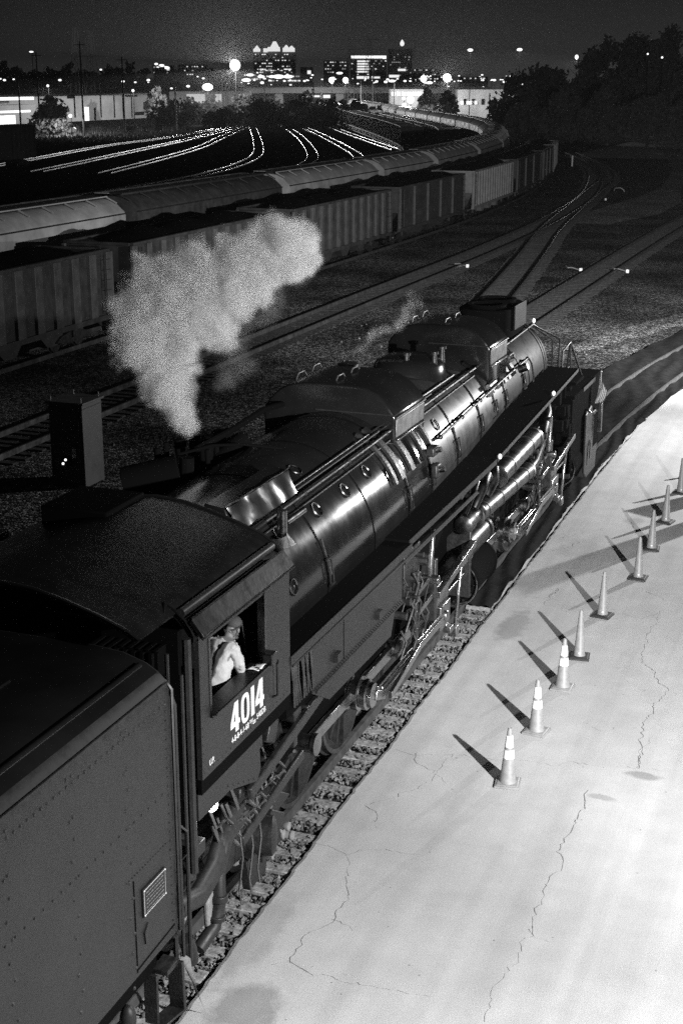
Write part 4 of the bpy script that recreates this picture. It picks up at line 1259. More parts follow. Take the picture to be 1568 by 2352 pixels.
# sandboxes: saddles with rounded crowned lids
def saddle(y0, y1, xl, xr, zt, crown):
    mb = MB(); n = 22; rows_ = []
    prof = []
    for k in range(n + 1):
        t = -1 + 2 * k / n; x = (xl + xr) / 2 + (xr - xl) / 2 * t
        prof.append((x, zt + crown * (1 - abs(t) ** 4)))
    ee = [(y0, -.06, .985), (y0 + .03, 0, 1.), (y1 - .03, 0, 1.), (y1, -.06, .985)]
    ring_ = []
    for y, dz, s in ee:
        r_ = [((xl + xr) / 2 + (x - (xl + xr) / 2) * s, y, z + dz) for x, z in prof]
        ym = (y0 + y1) / 2
        bot = [((xl + xr) / 2 + (xr - xl) / 2 * s * t, y, zc(ym) + math.sqrt(max(.01, rr_(ym) ** 2 - ((xl + xr) / 2 + (xr - xl) / 2 * t - ax(ym)) ** 2)) - .08) for t in [1 - 2 * k / n for k in range(n + 1)]]
        ring_.append(r_ + bot)
    N = len(ring_[0]); v = [p for r_ in ring_ for p in r_]; f = []
    for j in range(3):
        for i in range(N):
            f.append((j * N + i, j * N + (i + 1) % N, (j + 1) * N + (i + 1) % N, (j + 1) * N + i))
    half = N // 2
    for i in range(n):
        f.append((i + 1, i, N - 1 - i, N - 2 - i)); b = 3 * N; f.append((b + i, b + i + 1, b + N - 2 - i, b + N - 1 - i))
    return mb.add(v, f)
for (y0, y1, xl, xr, zt, cr) in ((21.25, 22.85, -1.46, .84, 4.83, .46), (27.3, 28.7, -1.35, .80, 4.93, .40)):
    sb = saddle(y0, y1, xl, xr, zt, cr).build('sandbox', M['paint'], loco, bevel=.03, smooth=35)
    mb = MB()
    mb.tube([(xr + .012, y0 + .02, zt - .03), (xr + .012, y1 - .02, zt - .03)], .02, 6); mb.tube([(xl + .1 + (xr - xl - .1) * k / 8, y0 - .012, zt + .02) for k in range(3, 9)], .012, 6)
    for k in range(2):
        yy = y0 + .45 + .7 * k
        for s in (-1, 1):
            mb.tube([(xl * .5 + s * .35 + .1, yy - .2, zt + cr - .03), (xl * .5 + s * .35 + .1, yy - .1, zt + cr + .06), (xl * .5 + s * .35 + .1, yy + .15, zt + cr + .06), (xl * .5 + s * .35 + .1, yy + .25, zt + cr - .03)], .016, 6)
    mb.build('grab_handle', M['side'], sb)
    MB().box(xr - .02, xr + .012, y0 + .06, y1 - .06, zt - .36, zt - .06).build('painted_lit_side', M['panel'], sb, bevel=.02)  # lighter plate paints the lamp light on this side
    MB().box(xr - .02, xr + .035, y0 + .1, y1 - .1, zt - .42, zt - .38).build('edge_bead', M['bright'], sb, bevel=.01)
# round steam dome between the sandboxes
c = Vector((-.3, 25.45, 4.45))
mb = MB(); mb.lathe(c, (0, 0, 1), [(0, .74), (.25, .70), (.42, .66), (.52, .58), (.58, .40), (.6, .05)], 36)
mb.v = [(v[0], 25.45 + (v[1] - 25.45) * 1.2, v[2]) for v in mb.v]
dm = mb.build('steam_dome', M['paint'], loco, smooth=50)
mb = MB()
for x, y in ((.22, 25.9), (.25, 25.3), (-.2, 25.0)):
    MB().lathe((x, y, 4.85), (0, 0, 1), [(0, .06), (.25, .045), (.26, .08), (.31, .08), (.32, .03)], 12).build('safety_valve', M['gear'], dm)

mb = MB()
for x, y, r_, h in ((-1.1, 24.3, .16, .5), (-1.25, 24.8, .13, .42), (-.95, 24.0, .12, .35), (-1.35, 23.9, .1, .3)):
    mb.cyl((x, y, 4.3), (x, y, 4.45 + h), r_, r_ * .9, 12); mb.cyl((x, y, 4.45 + h), (x, y, 4.52 + h), r_ * 1.2, n=12)
mb.build('whistle', M['gear'], loco, bevel=.015)
# stack with its long casing
mb = MB(); pr = []
for k in range(24):
    a = 2 * math.pi * k / 24; ca, sa = math.cos(a), math.sin(a)
    pr.append((-.2 + .62 * (abs(ca) ** .55) * (1 if ca > 0 else -1), 31.2 + .98 * (abs(sa) ** .55) * (1 if sa > 0 else -1)))
mb.prism(pr, 'z', 4.5, 5.2)
st = mb.build('smokestack', M['dark'], loco, bevel=.03)
mb = MB()
for y in (30.75, 31.65):
    mb.lathe((-.2, y, 5.2), (0, 0, 1), [(0, .42), (.08, .44), (.08, .34), (-.3, .33)], 24, caps=False)
mb.build('stack_rim', M['dark'], st)
MB().box(.422, .46, 30.7, 31.75, 4.72, 5.26).build('casing_panel', M['graphite'], st, bevel=.01)
MB().box(-.75, .0, 32.1, 32.6, 4.6, 5.0).build('feedwater_heater', M['dark'], loco, bevel=.06)
# turret cover, valves and bright lagging on the right of the firebox top
tc_ = MB(); tc_.prism([(.26, 4.5), (.38, 5.0), (.66, 4.96), (.80, 4.62)], 'y', 15.2, 17.2)
tv = tc_.build('turret_cover', M['paint'], loco, bevel=.02)
rv = random.Random(8); mb = MB(); rows_ = []
for k in range(15):
    y = 15.22 + 1.95 * k / 14
    rows_.append([(.68 + rv.uniform(-.006, .012), y, 4.965), (.72 + rv.uniform(-.03, .03), y, 4.88), (.77 + rv.uniform(-.03, .03), y, 4.76), (.82, y, 4.66)])
mb.grid(rows_).build('crumpled_plate', M['paint'], tv, smooth=30)
MB().tube([(.675, 15.2 + 2.0 * k / 10, 4.98 + .008 * math.sin(k * 2.)) for k in range(11)], .014, 6).build('plate_edge', M['bright'], tv)
mb = MB()
mb.grid([[(1.05 + .12 * math.sin(k * .5), 15.45 + .75 * k / 6, 4.52 - .02 * k) for k in range(7)], [(1.18, 15.5 + .75 * k / 6, 4.36 - .02 * k) for k in range(7)]])
mb.cyl((1.0, 16.35, 4.5), (1.15, 16.6, 4.62), .05, n=10); mb.cyl((1.0, 16.2, 4.35), (1.0, 16.2, 4.7), .07, n=10)
mb.build('lagging_scrap', M['bright'], loco)
# blow-off muffler, turbogenerators and valves on the far side, where the steam comes from
mb = MB()
mb.cyl((-1.75, 17.0, 4.55), (-1.05, 17.35, 4.72), .26, n=20)
mb.cyl((-1.5, 17.9, 4.4), (-1.5, 18.6, 4.5), .22, n=16)
mb.cyl((-1.15, 18.3, 4.4), (-.9, 19.2, 4.75), .17, n=14)
for k in range(14):
    x, y = rnd.uniform(-1.6, -.7), rnd.uniform(17.3, 19.4)
    mb.cyl((x, y, 4.2), (x + rnd.uniform(-.08, .08), y, rnd.uniform(4.7, 5.05)), rnd.uniform(.04, .11), n=10)
mb.build('steam_turret', M['dark'], loco, bevel=.01)
mb = MB(); mb.tube([(-1.0, 17.8, 4.95), (-.9, 18.8, 5.02), (-1.05, 20.3, 5.0), (-1.1, 21.2, 4.9)], .05, 8); mb.tube([(-1.2, 17.6, 4.9), (-.8, 17.9, 5.0), (-.5, 18.3, 4.95), (.0, 18.6, 4.86)], .022, 6)
mb.build('pipe_run', M['dark'], loco)

# ---- cab
CXC = -.13
halfp = [(1.745, 4.40), (1.70, 4.50), (1.63, 4.60), (1.53, 4.69), (1.40, 4.77), (1.08, 4.89), (.71, 5.0), (.35, 5.08), (0, 5.11)]
def roofprof(dz=0, cut=None):
    r_ = [(CXC + x, z + dz) for x, z in halfp if cut is None or x <= cut]
    return r_ + [(CXC - (x - CXC), z) for x, z in reversed(r_[:-1])]
def roofslab(y0, y1, cut=None, th=.05):
    top = roofprof(0, cut); bot = [(CXC + (x - CXC) * .975, z - th) for x, z in top]
    return MB().prism(top + bot[::-1], 'y', y0, y1)
cab = thing('cab', None, None, (0, 0, 0)); cab.parent = loco; cab.location = (0, -24, 0)
def cpart(mb, name, m, **k): return mb.build(name, m, cab, **k)
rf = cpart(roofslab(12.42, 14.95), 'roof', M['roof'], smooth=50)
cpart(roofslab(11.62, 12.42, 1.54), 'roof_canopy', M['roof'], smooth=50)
mb = MB(); pts = [Vector((x, 12.42, z + .012)) for x, z in roofprof() if x > 1.2]
pts += [Vector((1.36, 12.2, 4.68)), Vector((1.36, 11.9, 4.70)), Vector((1.30, 11.62, 4.72))]
for e_ in (pts, [(x, 11.61, z) for x, z in roofprof(0, 1.54)], [(x, 14.95, z + .01) for x, z in roofprof()]):
    cpart(MB().tube(e_, .02, 6), 'roof_edge', M['paint'])
mb = MB(); mb.prism([(1.555, 4.60), (1.585, 4.645), (1.725, 4.475), (1.695, 4.43)], 'y', 12.40, 14.86)
ge = MB(); ge.tube([(1.585, 12.40, 4.655), (1.585, 14.86, 4.655)], .010, 6); ge.tube([(1.72, 12.38, 4.445), (1.72, 14.88, 4.445)], .010, 6)
cpart(ge, 'gutter_highlight', M['jacket'])  # tubes in brighter steel draw the highlight lines of the gutter
cpart(MB().tube([(1.43, 12.46 + k * .3, 4.675) for k in range(9)], .05, 14), 'roof_highlight_tube', M['paint_highlight'])  # tube added to catch a highlight along the roof shoulder
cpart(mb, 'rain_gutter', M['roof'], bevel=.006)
hl = MB(); rows_ = []
for k in range(25):
    y = 12.5 + 2.4 * k / 24
    rows_.append([(CXC + x, y, z + .006) for x, z in ((1.33 + rnd.uniform(-.05, .05), 4.78), (1.51, 4.66), (1.60, 4.595))])
cpart(MB().box(-1.2, -.3, 14.0, 14.95, 4.9, 5.15), 'roof_hatch', M['dark'], bevel=.02)
mb = MB(); mb.box(-1.86, -1.80, 13.0, 14.2, 4.5, 4.72); mb.box(-1.95, -1.7, 13.0, 14.2, 4.5, 4.53)
cpart(mb, 'roof_vent', M['steel'], bevel=.008)
sw = MB()
sw.box(1.60, 1.66, 12.40, 14.85, 2.80, 3.50)      # panel under the window
sw.box(1.60, 1.66, 12.40, 12.64, 3.50, 4.46)      # rear pillar
sw.box(1.60, 1.66, 14.12, 14.85, 3.50, 4.46)      # front pillar
sw.box(1.60, 1.655, 12.64, 14.12, 4.35, 4.46)
cpart(sw, 'side_wall', M['side'], smooth=0)
side = cab                                                 # its fittings are the cab's own pieces
for y_ in (14.09, 12.62):
    MB().box(1.575, 1.668, y_, y_ + .045, 3.517, 4.36).build('window_frame', M['jacket'], side)
mb = MB(); mb.box(1.50, 1.745, 12.62, 14.02, 3.475, 3.515); mb.box(1.66, 1.70, 12.62, 14.0, 3.44, 3.475)
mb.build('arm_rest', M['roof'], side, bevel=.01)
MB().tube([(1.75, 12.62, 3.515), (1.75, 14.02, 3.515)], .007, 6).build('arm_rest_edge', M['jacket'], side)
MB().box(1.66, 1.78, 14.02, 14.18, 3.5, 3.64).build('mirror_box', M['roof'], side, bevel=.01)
mb = MB(); mb.tube([(1.66, 14.36, 3.44), (1.73, 14.34, 3.44), (1.73, 14.30, 3.42), (1.73, 14.30, 3.02), (1.66, 14.30, 2.98)], .018, 6)
mb.build('grab_rail', M['gear'], side)
mb = MB(); rv = random.Random(3)
for k in range(22):
    mb.sphere((1.662, 12.46 + 2.3 * k / 21, 2.86), .009, 6, 4)
for z in [2.9 + .1 * k for k in range(13)]:
    mb.sphere((1.662, 12.44, z), .009, 6, 4)
mb.build('rivet', M['side'], side, smooth=0)
mb = MB(); mb.box(1.58, 1.645, 12.4, 14.85, 2.62, 2.80)
cpart(mb, 'floor_beam', M['dark'])
mb = MB(); mb.prism([(12.40, 2.62), (14.02, 2.62), (14.06, 2.15), (13.95, 2.03), (13.2, 2.28), (12.4, 2.30)], 'x', 1.56, 1.60)
for k in range(6): mb.sphere((1.602, 13.15 + k * .14, 2.36 - .05 * k), .014, 6, 4)
cpart(mb, 'skirt_plate', M['side'], bevel=.008)
mb = MB(); mb.box(-1.9, 1.6, 12.4, 14.85, 2.62, 2.70); mb.box(-1.92, -1.86, 12.4, 14.85, 2.7, 4.2); mb.box(-1.86, 1.6, 14.79, 14.85, 2.7, 4.35)
mb.box(-1.86, .85, 12.4, 12.45, 2.7, 4.5)
cpart(mb, 'inner_wall', M['dark'], smooth=0)
mb = MB(); mb.cyl((-.1, 14.3, 3.4), (-.1, 14.79, 3.4), .95, n=24)
for k in range(9): mb.cyl((.5 + .1 * k, 14.3 + .04 * (k % 3), 3.2 + .1 * (k % 4)), (.5 + .1 * k, 14.6, 3.3 + .1 * (k % 4)), .02, n=6)
mb.tube([(1.35, 14.25, 3.45), (1.35, 14.2, 3.75), (1.32, 14.2, 3.95)], .014, 6)
cpart(mb, 'boiler_backhead', M['gear'])
cpart(MB().box(1.0, 1.45, 12.75, 13.25, 3.05, 3.15), 'seat', M['dark'], bevel=.03)
# numerals on the cab side
def digit(ch, y, z, w, h):
    def P(a, b): return (y + a * w, z + b * h)
    mb = MB()
    if ch == '1':
        mb.prism([P(.28, 0), P(.72, 0), P(.72, 1), P(.28, 1)], 'x', 1.66, 1.666)
    elif ch == '4':
        mb.prism([P(.52, 0), P(.86, 0), P(.86, 1), P(.52, 1)], 'x', 1.66, 1.666)
        mb.prism([P(0, .2), P(.52, .2), P(.52, .36), P(.3, .36), P(0, .36)], 'x', 1.66, 1.666)
        mb.prism([P(0, .36), P(.3, .36), P(.52, .74), P(.52, 1), P(.48, 1)], 'x', 1.66, 1.666)
        mb.prism([P(.86, .2), P(1., .2), P(1., .36), P(.86, .36)], 'x', 1.66, 1.666)
    elif ch == '0':
        n = 28; o_ = []; i_ = []
        for k in range(n):
            a = 2 * math.pi * k / n; ca, sa = math.cos(a), math.sin(a)
            e1 = lambda v: math.copysign(abs(v) ** .7, v)
            o_.append(P(.5 + .5 * e1(ca), .5 + .5 * e1(sa))); i_.append(P(.5 + .2 * e1(ca), .5 + .36 * e1(sa)))
        v = [(1.66, *p) for p in o_ + i_] + [(1.666, *p) for p in o_ + i_]; f = []
        for k in range(n):
            q = (k + 1) % n
            f += [(2 * n + k, 2 * n + q, 3 * n + q, 3 * n + k), (k, q, 2 * n + q, 2 * n + k)]
        mb.add(v, f)
    return mb
for k, (ch, y, w) in enumerate((('4', 13.12, .24), ('0', 13.403, .224), ('1', 13.623, .195), ('4', 13.80, .24))):
    digit(ch, y, 3.0, w, .36).build('numeral', M['white'], side, smooth=0)
def lettering(body, loc, size, parent, m, sx=1., zrot=None, off=0.):
    cu = bpy.data.curves.new('lettering', 'FONT'); cu.body = body; cu.size = size; cu.extrude = .002; cu.offset = off
    cu.materials.append(m)
    o = bpy.data.objects.new('lettering', cu); COL.objects.link(o); o.parent = parent
    p = wloc(parent)
    o.matrix_local = Matrix.Translation(Vector(loc) - p) @ Matrix(((0, 0, 1, 0), (1, 0, 0, 0), (0, 1, 0, 0), (0, 0, 0, 1))) @ Matrix.Diagonal((sx, 1, 1, 1))
    bpy.context.view_layer.update()
    me = bpy.data.meshes.new_from_object(o.evaluated_get(bpy.context.evaluated_depsgraph_get())); me.name = 'lettering'
    n = bpy.data.objects.new('lettering', me); COL.objects.link(n); n.parent = parent; n.matrix_local = o.matrix_local.copy()
    bpy.data.objects.remove(o)
    return n
lettering('4-8-8-4-1-68 \u00b2\u00b3/\u2083\u2082 540DB', (1.665, 13.13, 2.90), .10, side, M['white'], .92, off=.001)
lettering('U.P.', (1.665, 12.56, 2.90), .10, side, M['white'], .8, off=.001)
# cab rear: door posts, ladders and vestibule curtain
mb = MB()
for x, y, z0, z1, w in ((1.55, 12.34, 1.7, 4.45, .05), (1.38, 12.22, 1.75, 4.3, .022), (1.22, 12.12, 2.0, 4.3, .02), (1.46, 12.02, 2.35, 4.1, .018), (1.60, 12.10, .75, 4.15, .024)):
    mb.cyl((x, y, z0), (x, y, z1), w, n=8)
cpart(mb, 'grab_rail', M['side'])
mb = MB(); mb.box(.6, 1.5, 12.24, 12.30, 2.3, 4.55); mb.box(.9, 1.40, 11.98, 12.02, 2.3, 4.4)
for k in range(8): mb.box(.62 + .1 * k, .66 + .1 * k, 11.93, 12.24, 2.4, 4.4)
cpart(mb, 'vestibule_curtain', M['dark'])

# ---- firebox side sheet, running boards
mb = MB(); mb.box(1.50, 1.55, 15.85, 19.55, 2.36, 3.12); mb.prism([(15.85, 2.36), (19.4, 2.30), (19.2, 1.9), (16.6, 1.95)], 'x', 1.46, 1.50)
fs = mb.build('firebox_side_sheet', M['side'], loco, bevel=.008)
mb = MB()
for k in range(46): mb.cyl((1.55, 15.95 + k * .078, 2.40), (1.585, 15.95 + k * .078, 2.38), .012, n=6)
mb.tube([(1.58, 15.9, 2.36), (1.58, 19.5, 2.36)], .02, 6)
for y in (16.6, 18.3): mb.box(1.55, 1.62, y, y + .16, 2.5, 2.62)
mb.build('stay_row', M['side'], fs)
MB().box(1.551, 1.556, 17.0, 17.01, 2.37, 3.1).build('seam', M['dark'], fs)
MB().box(1.2, 1.54, 15.0, 15.84, 2.35, 3.2).build('injector_recess', M['dark'], loco)
mb = MB()
for k in range(9):
    y = 15.1 + k * .08; mb.tube([(1.56, y, 3.1), (1.58, y + .05 * rnd.uniform(-1, 1), 2.8), (1.56, y + .1, 2.45)], rnd.choice((.016, .024)), 6)
mb.build('pipe_run', M['jacket'], loco)
mb = MB(); mb.box(1.0, 1.66, 14.85, 19.65, 3.22, 3.27); mb.box(1.0, 1.62, 19.65, 24.85, 3.26, 3.31)
rb = mb.build('running_board', M['dark'], loco)
mb = MB(); mb.box(1.66, 1.675, 14.85, 19.65, 3.16, 3.28); mb.box(1.62, 1.635, 19.65, 24.85, 3.22, 3.32); mb.box(1.60, 1.615, 19.5, 23.6, 2.98, 3.05)
mb.tube([(1.6, 19.5, 2.98), (1.6, 23.7, 2.98)], .02, 6); mb.tube([(1.63, 15.0, 3.1), (1.63, 19.5, 3.06)], .02, 6)
mb.build('board_edge', M['side'], rb)
mb = MB(); mb.prism([(25.0, 3.24), (32.3, 3.60), (32.3, 3.65), (25.0, 3.29)], 'x', .9, 1.6)
fr = mb.build('running_board', M['dark'], loco)
mb = MB(); mb.prism([(25.0, 3.22), (32.3, 3.58), (32.3, 3.66), (25.0, 3.30)], 'x', 1.6, 1.615)
mb.build('board_edge', M['jacket'], fr)
for y, z in ((25.05, 3.30), (29.55, 3.6)):
    mb = MB(); mb.cyl((1.6, y, z - .04), (1.6, y, z + .04), .03, n=8); mb.build('lamp_bracket', M['gear'], fr)
    MB().sphere((1.64, y, z + .02),   .034, 12, 8, (1, 1, 1.5)).build('running_light', M['lamp'], fr)
for s in (-1,):
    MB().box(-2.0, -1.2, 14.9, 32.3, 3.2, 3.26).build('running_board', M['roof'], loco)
MB().sphere(bp(32.5, 50, .14) + Vector((0, 0, .07)), .034, 12, 8, (1, 1, 1.7)).build('marker_lamp', M['lamp'], loco)

# ---- front deck, pilot and hand loops
mb = MB(); mb.box(-1.55, 1.55, 32.3, 34.75, 2.9, 2.98); mb.box(.6, 1.58, 32.25, 33.2, 3.25, 3.32); mb.box(-1.4, 1.45, 32.6, 36.2, 1.0, 2.9)
dk = mb.build('front_deck', M['dark'], loco, bevel=.02)
MB().box(1.55, 1.57, 33.3, 34.75, 2.9, 3.0).build('deck_edge', M['jacket'], dk)
mb = MB()
for (a, b, c_) in (((1.12, 33.3, 3.3), (1.1, 33.75, 4.0), (1.22, 34.75, 2.98)), ((1.05, 33.1, 3.3), (1.02, 33.3, 3.85), (1.1, 33.75, 4.0))):
    mb.tube([a, b, c_], .024, 8)
mb.tube([(1.1, 33.75, 4.0), (1.12, 33.9, 2.98)], .024, 8); mb.tube([(1.1, 33.7, 3.4), (1.06, 33.2, 3.4)], .018, 6)
p0 = bp(32.4, 50, .14)
mb.tube([p0, p0 + Vector((.08, .25, -.12)), Vector((1.0, 33.0, 4.2)), Vector((.98, 33.0, 3.3))], .024, 8)
mb.tube([p0 + Vector((-.05, .1, -.05)), Vector((.86, 32.8, 4.2)), Vector((.9, 32.75, 3.3))], .02, 8)
mb.build('handrail', M['gear'], dk)
mb = MB(); mb.prism([(33.9, .75), (34.15, .55), (34.9, 1.0), (34.95, 1.95), (34.6, 2.3), (33.9, 2.2)], 'x', 1.50, 1.55)
mb.prism([(35.0, .3), (36.2, .3), (36.4, 1.2), (36.0, 1.8), (35.0, 1.8)], 'x', -1.4, 1.4)
pl = mb.build('pilot', M['side'], loco, bevel=.05)
mb = MB(); mb.tube([(1.56, 34.25, .85), (1.57, 34.25, 1.35), (1.57, 34.4, 1.45), (1.57, 34.55, 1.4), (1.56, 34.55, .95)], .016, 6)
mb.sphere((1.5, 34.2, 2.2), .1, 10, 6); mb.sphere((1.5, 34.5, 2.1), .08, 10, 6); mb.cyl((1.45, 34.8, 2.0), (1.6, 34.85, 2.15), .07, n=10)
mb.build('uncoupling_gear', M['bright'], pl)
mb = MB()
for k in range(16): 
    y, z = rnd.uniform(31.2, 32.8), rnd.uniform(1.9, 3.2)
    mb.obox((1.25 + rnd.uniform(-.1, .15), y, z), (.2, rnd.uniform(.1, .4), rnd.uniform(.1, .4)))
mb.box(.4, 1.2, 29.5, 34.0, 1.9, 3.2)
mb.build('air_pump_bracket', M['dark'], loco, bevel=.02)

# ---- frames, wheels and motion of both engine units
mb = MB(); mb.box(-1.0, 1.0, 14.9, 36.0, 1.15, 2.2); mb.box(-.68, .68, 13, 36, .5, 1.2); mb.box(-1.0, 1.15, 15.2, 25.5, 2.2, 2.6)
mb.build('frame', M['dark'], loco, smooth=0)
CRA = R(138)                                               # crank angle: back and up
def driver(s, y):
    mb = MB(); x = s * .72
    mb.lathe((x, y, .864), (s, 0, 0), [(-.07, .80), (.06, .80), (.065, .70), (.03, .68), (.03, .28), (.10, .24), (.14, .12), (.14, .02)], 36)
    for k in range(12):
        a = 2 * math.pi * k / 12 + .2
        mb.obox((x + s * .05, y + .48 * math.cos(a), .864 + .48 * math.sin(a)), (.05, .42, .085), Matrix.Rotation(a, 3, 'X'))
    pr = [(y + .74 * math.cos(CRA + math.pi + t), .864 + .74 * math.sin(CRA + math.pi + t)) for t in [(-1 + 2 * k / 12) * .9 for k in range(13)]] + [(y + .3 * math.cos(CRA + math.pi + t), .864 + .3 * math.sin(CRA + math.pi + t)) for t in (.9, -.9)]
    mb.prism(pr, 'x', x + s * .03, x + s * .11)
    w = mb.build('driving_wheel', M['gear'], loco, smooth=35)
    MB().lathe((x, y, .864), (s, 0, 0), [(-.09, .90), (-.05, .905), (-.035, .866), (.07, .860), (.07, .79)], 44, caps=False).build('tyre', M['rail'], w)
    if s > 0:
        pc = Vector((0, y + .406 * math.cos(CRA), .864 + .406 * math.sin(CRA)))
        MB().lathe((.80, pc.y, pc.z), (1, 0, 0), [(0, .17), (.12, .17), (.14, .13), (.36, .13), (.38, .16), (.44, .16), (.45, .1)], 20).build('crank_pin', M['rod'], w)
def motion(y4, front):
    ys = [y4 + 1.854 * k for k in range(4)]                 # rear to front
    for y in ys:
        driver(1, y); driver(-1, y)
    dy, dz = .406 * math.cos(CRA), .406 * math.sin(CRA)
    zr = .864 + dz
    for a, b in zip(ys[:-1], ys[1:]):
        MB().bar((1.10, a + dy + .12, zr), (1.10, b + dy - .12, zr), .07, .19).build('side_rod', M['rod'], loco, bevel=.012)
    pm = Vector((1.25, ys[1] + dy, zr))
    MB().lathe((.96, pm.y, pm.z), (1, 0, 0), [(0, .25), (.08, .27), (.1, .2), (.14, .2), (.15, .26), (.26, .27), (.28, .22), (.31, .22), (.32, .24), (.38, .24), (.40, .2), (.46, .19), (.47, .05)], 28).build('big_end', M['bright'], loco, smooth=35)
    yc = y4 + 7.75                                          # cylinder centre
    xh = Vector((1.28, yc - 2.55, 1.12))                     # crosshead pin
    mr_ = MB(); mr_.bar((1.41, pm.y + .1, pm.z), (1.41, xh.y, xh.z), .09, .22); mr_.bar((1.465, pm.y + .25, pm.z + .0), (1.465, xh.y - .2, xh.z), .02, .1)
    mr_.build('main_rod', M['bright'], loco, bevel=.02)
    mb = MB(); mb.box(1.10, 1.46, xh.y - .28, xh.y + .28, .92, 1.36); mb.box(1.16, 1.40, xh.y - .35, xh.y + .35, 1.36, 1.6); mb.cyl((1.2, xh.y, xh.z), (1.5, xh.y, xh.z), .1, n=14)
    mb.build('crosshead', M['rod'], loco, bevel=.02)
    mb = MB(); mb.box(1.14, 1.42, xh.y - .75, yc - .8, 1.62, 1.74); mb.box(1.18, 1.38, xh.y - .75, yc - .8, 1.38, 1.43)
    mb.bar((1.5, xh.y - .7, 1.74), (1.5, yc - 1.0, 1.98), .12, .12)
    gb = mb.build('guide_bar', M['rod'], loco, bevel=.01)
    mb = MB()
    for k in range(6): mb.cyl((1.42, xh.y - .5 + k * .24, 1.68), (1.428, xh.y - .5 + k * .24, 1.68), .04, n=10)
    mb.build('bolt', M['dark'], gb)
    MB().cyl((1.12, xh.y, 1.10), (1.12, yc - .7, 1.08), .055, n=12).build('piston_rod', M['bright'], loco)
    xc = 1.10
    mb = MB(); mb.lathe((xc, yc - .82, 1.08), (0, 1, 0), [(0, .16), (.05, .30), (.1, .42), (.2, .44), (.26, .41), (1.4, .41), (1.46, .44), (1.56, .42), (1.6, .25)], 36)
    mb.box(.6, 1.1, yc - .6, yc + .6, .8, 2.0)
    cy = mb.build('cylinder', M['dark'], loco, smooth=35)
    mb = MB(); mb.lathe((1.16, yc - .90, 1.70), (0, 1, 0), [(0, .14), (.08, .2), (.1, .26), (.2, .27), (.22, .24), (1.55, .24), (1.58, .27), (1.7, .26), (1.75, .15)], 28)
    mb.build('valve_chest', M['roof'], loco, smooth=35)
    mb = MB(); mb.tube([Vector((xc, yc - .80, 1.08)) + Vector((.43 * math.cos(t), 0, .43 * math.sin(t))) for t in [2 * math.pi * k / 32 for k in range(33)]], .016, 6)
    mb.build('cylinder_rim', M['bright'], cy)
    mb = MB(); mb.tube([Vector((1.16, yc - .78, 1.70)) + Vector((.26 * math.cos(t), 0, .26 * math.sin(t))) for t in [2 * math.pi * k / 28 for k in range(29)]], .016, 6)
    mb.build('valve_rim', M['bright'], cy)
    mb = MB()
    for k in range(12):
        t = 2 * math.pi * k / 12
        mb.cyl((xc + .36 * math.cos(t), yc - .8, 1.08 + .36 * math.sin(t)), (xc + .36 * math.cos(t), yc - .74, 1.08 + .36 * math.sin(t)), .025, n=8)
    mb.build('bolt', M['bright'], cy)
    # valve gear
    mb = MB(); mb.bar((1.52, xh.y + .75, 1.98), (1.5, xh.y + .42, .72), .05, .07); mb.build('combination_lever', M['bright'], loco, bevel=.01)
    mb = MB(); mb.bar((1.45, xh.y + .02, .95), (1.48, xh.y + .40, .74), .06, .08); mb.obox((1.46, xh.y + .5, .66), (.16, .16, .2)); mb.obox((1.45, xh.y + .22, .8), (.14, .2, .12)); mb.build('union_link', M['rod'], loco, bevel=.015)
    lk = Vector((1.45, xh.y - 1.55, 1.72))
    mb = MB(); mb.bar((1.44, xh.y + .7, 1.86), (1.44, lk.y, lk.z), .05, .10); mb.build('radius_rod', M['rod'], loco, bevel=.01)
    mb = MB()
    for k in range(8):
        t = -.55 + 1.1 * k / 7; t2 = -.55 + 1.1 * (k + 1) / 7
        mb.bar((1.42, lk.y - .14 + .3 * t * t, lk.z + t), (1.42, lk.y - .14 + .3 * t2 * t2, lk.z + t2), .09, .12, up=(0, 1, 0))
    mb.build('expansion_link', M['gear'], loco, bevel=.015)
    mb = MB(); mb.bar((1.50, lk.y + .55, 3.0), (1.52, lk.y + .35, 2.25), .06, .1, up=(0, 1, 0)); mb.cyl((1.4, lk.y + .35, 2.2), (1.68, lk.y + .35, 2.2), .075, n=12); mb.bar((1.5, lk.y + .3, 2.2), (1.42, lk.y - .15, 2.05), .05, .09)
    mb.cyl((1.3, lk.y - .15, 2.02), (1.5, lk.y - .15, 2.02), .06, n=12)
    mb.build('reverse_arm', M['rod'], loco, bevel=.01)
    ec = Vector((1.47, ys[1] + .12, .864 + .12))
    mb = MB(); mb.bar((1.44, pm.y, pm.z), (1.44, ec.y, ec.z), .06, .15); mb.build('eccentric_crank', M['rod'], loco, bevel=.01)
    mb = MB(); mb.bar((1.54, ec.y, ec.z), (1.50, lk.y - .1, lk.z - .55), .06, .12); mb.build('eccentric_rod', M['bright'], loco, bevel=.01)
    mb = MB()
    for k in range(26):
        y, z = rnd.uniform(lk.y - .9, lk.y + .5), rnd.uniform(1.5, 2.7)
        if rnd.random() < .5: mb.cyl((1.25, y, z), (1.45 + rnd.uniform(0, .1), y, z), rnd.uniform(.03, .08), n=8)
        else: mb.tube([(1.4, y, z), (1.48, y + .05, z - .2), (1.42, y + rnd.uniform(-.15, .15), z - .55)], rnd.choice((.014, .022)), 6)
    mb.build('lubricator', M['gear'], loco)
    for bx in ((1.15, 1.35, lk.y - .45, lk.y + .35, 2.0, 2.85), (.9, 1.5, xh.y - .8, xh.y - .68, 1.3, 2.4), (.8, 1.45, yc - 1.0, yc - .92, .9, 2.3)):
        MB().box(*bx).build('motion_bracket', M['gear'], loco, bevel=.02)
    # brake hangers and springs between the wheels
    mb = MB()
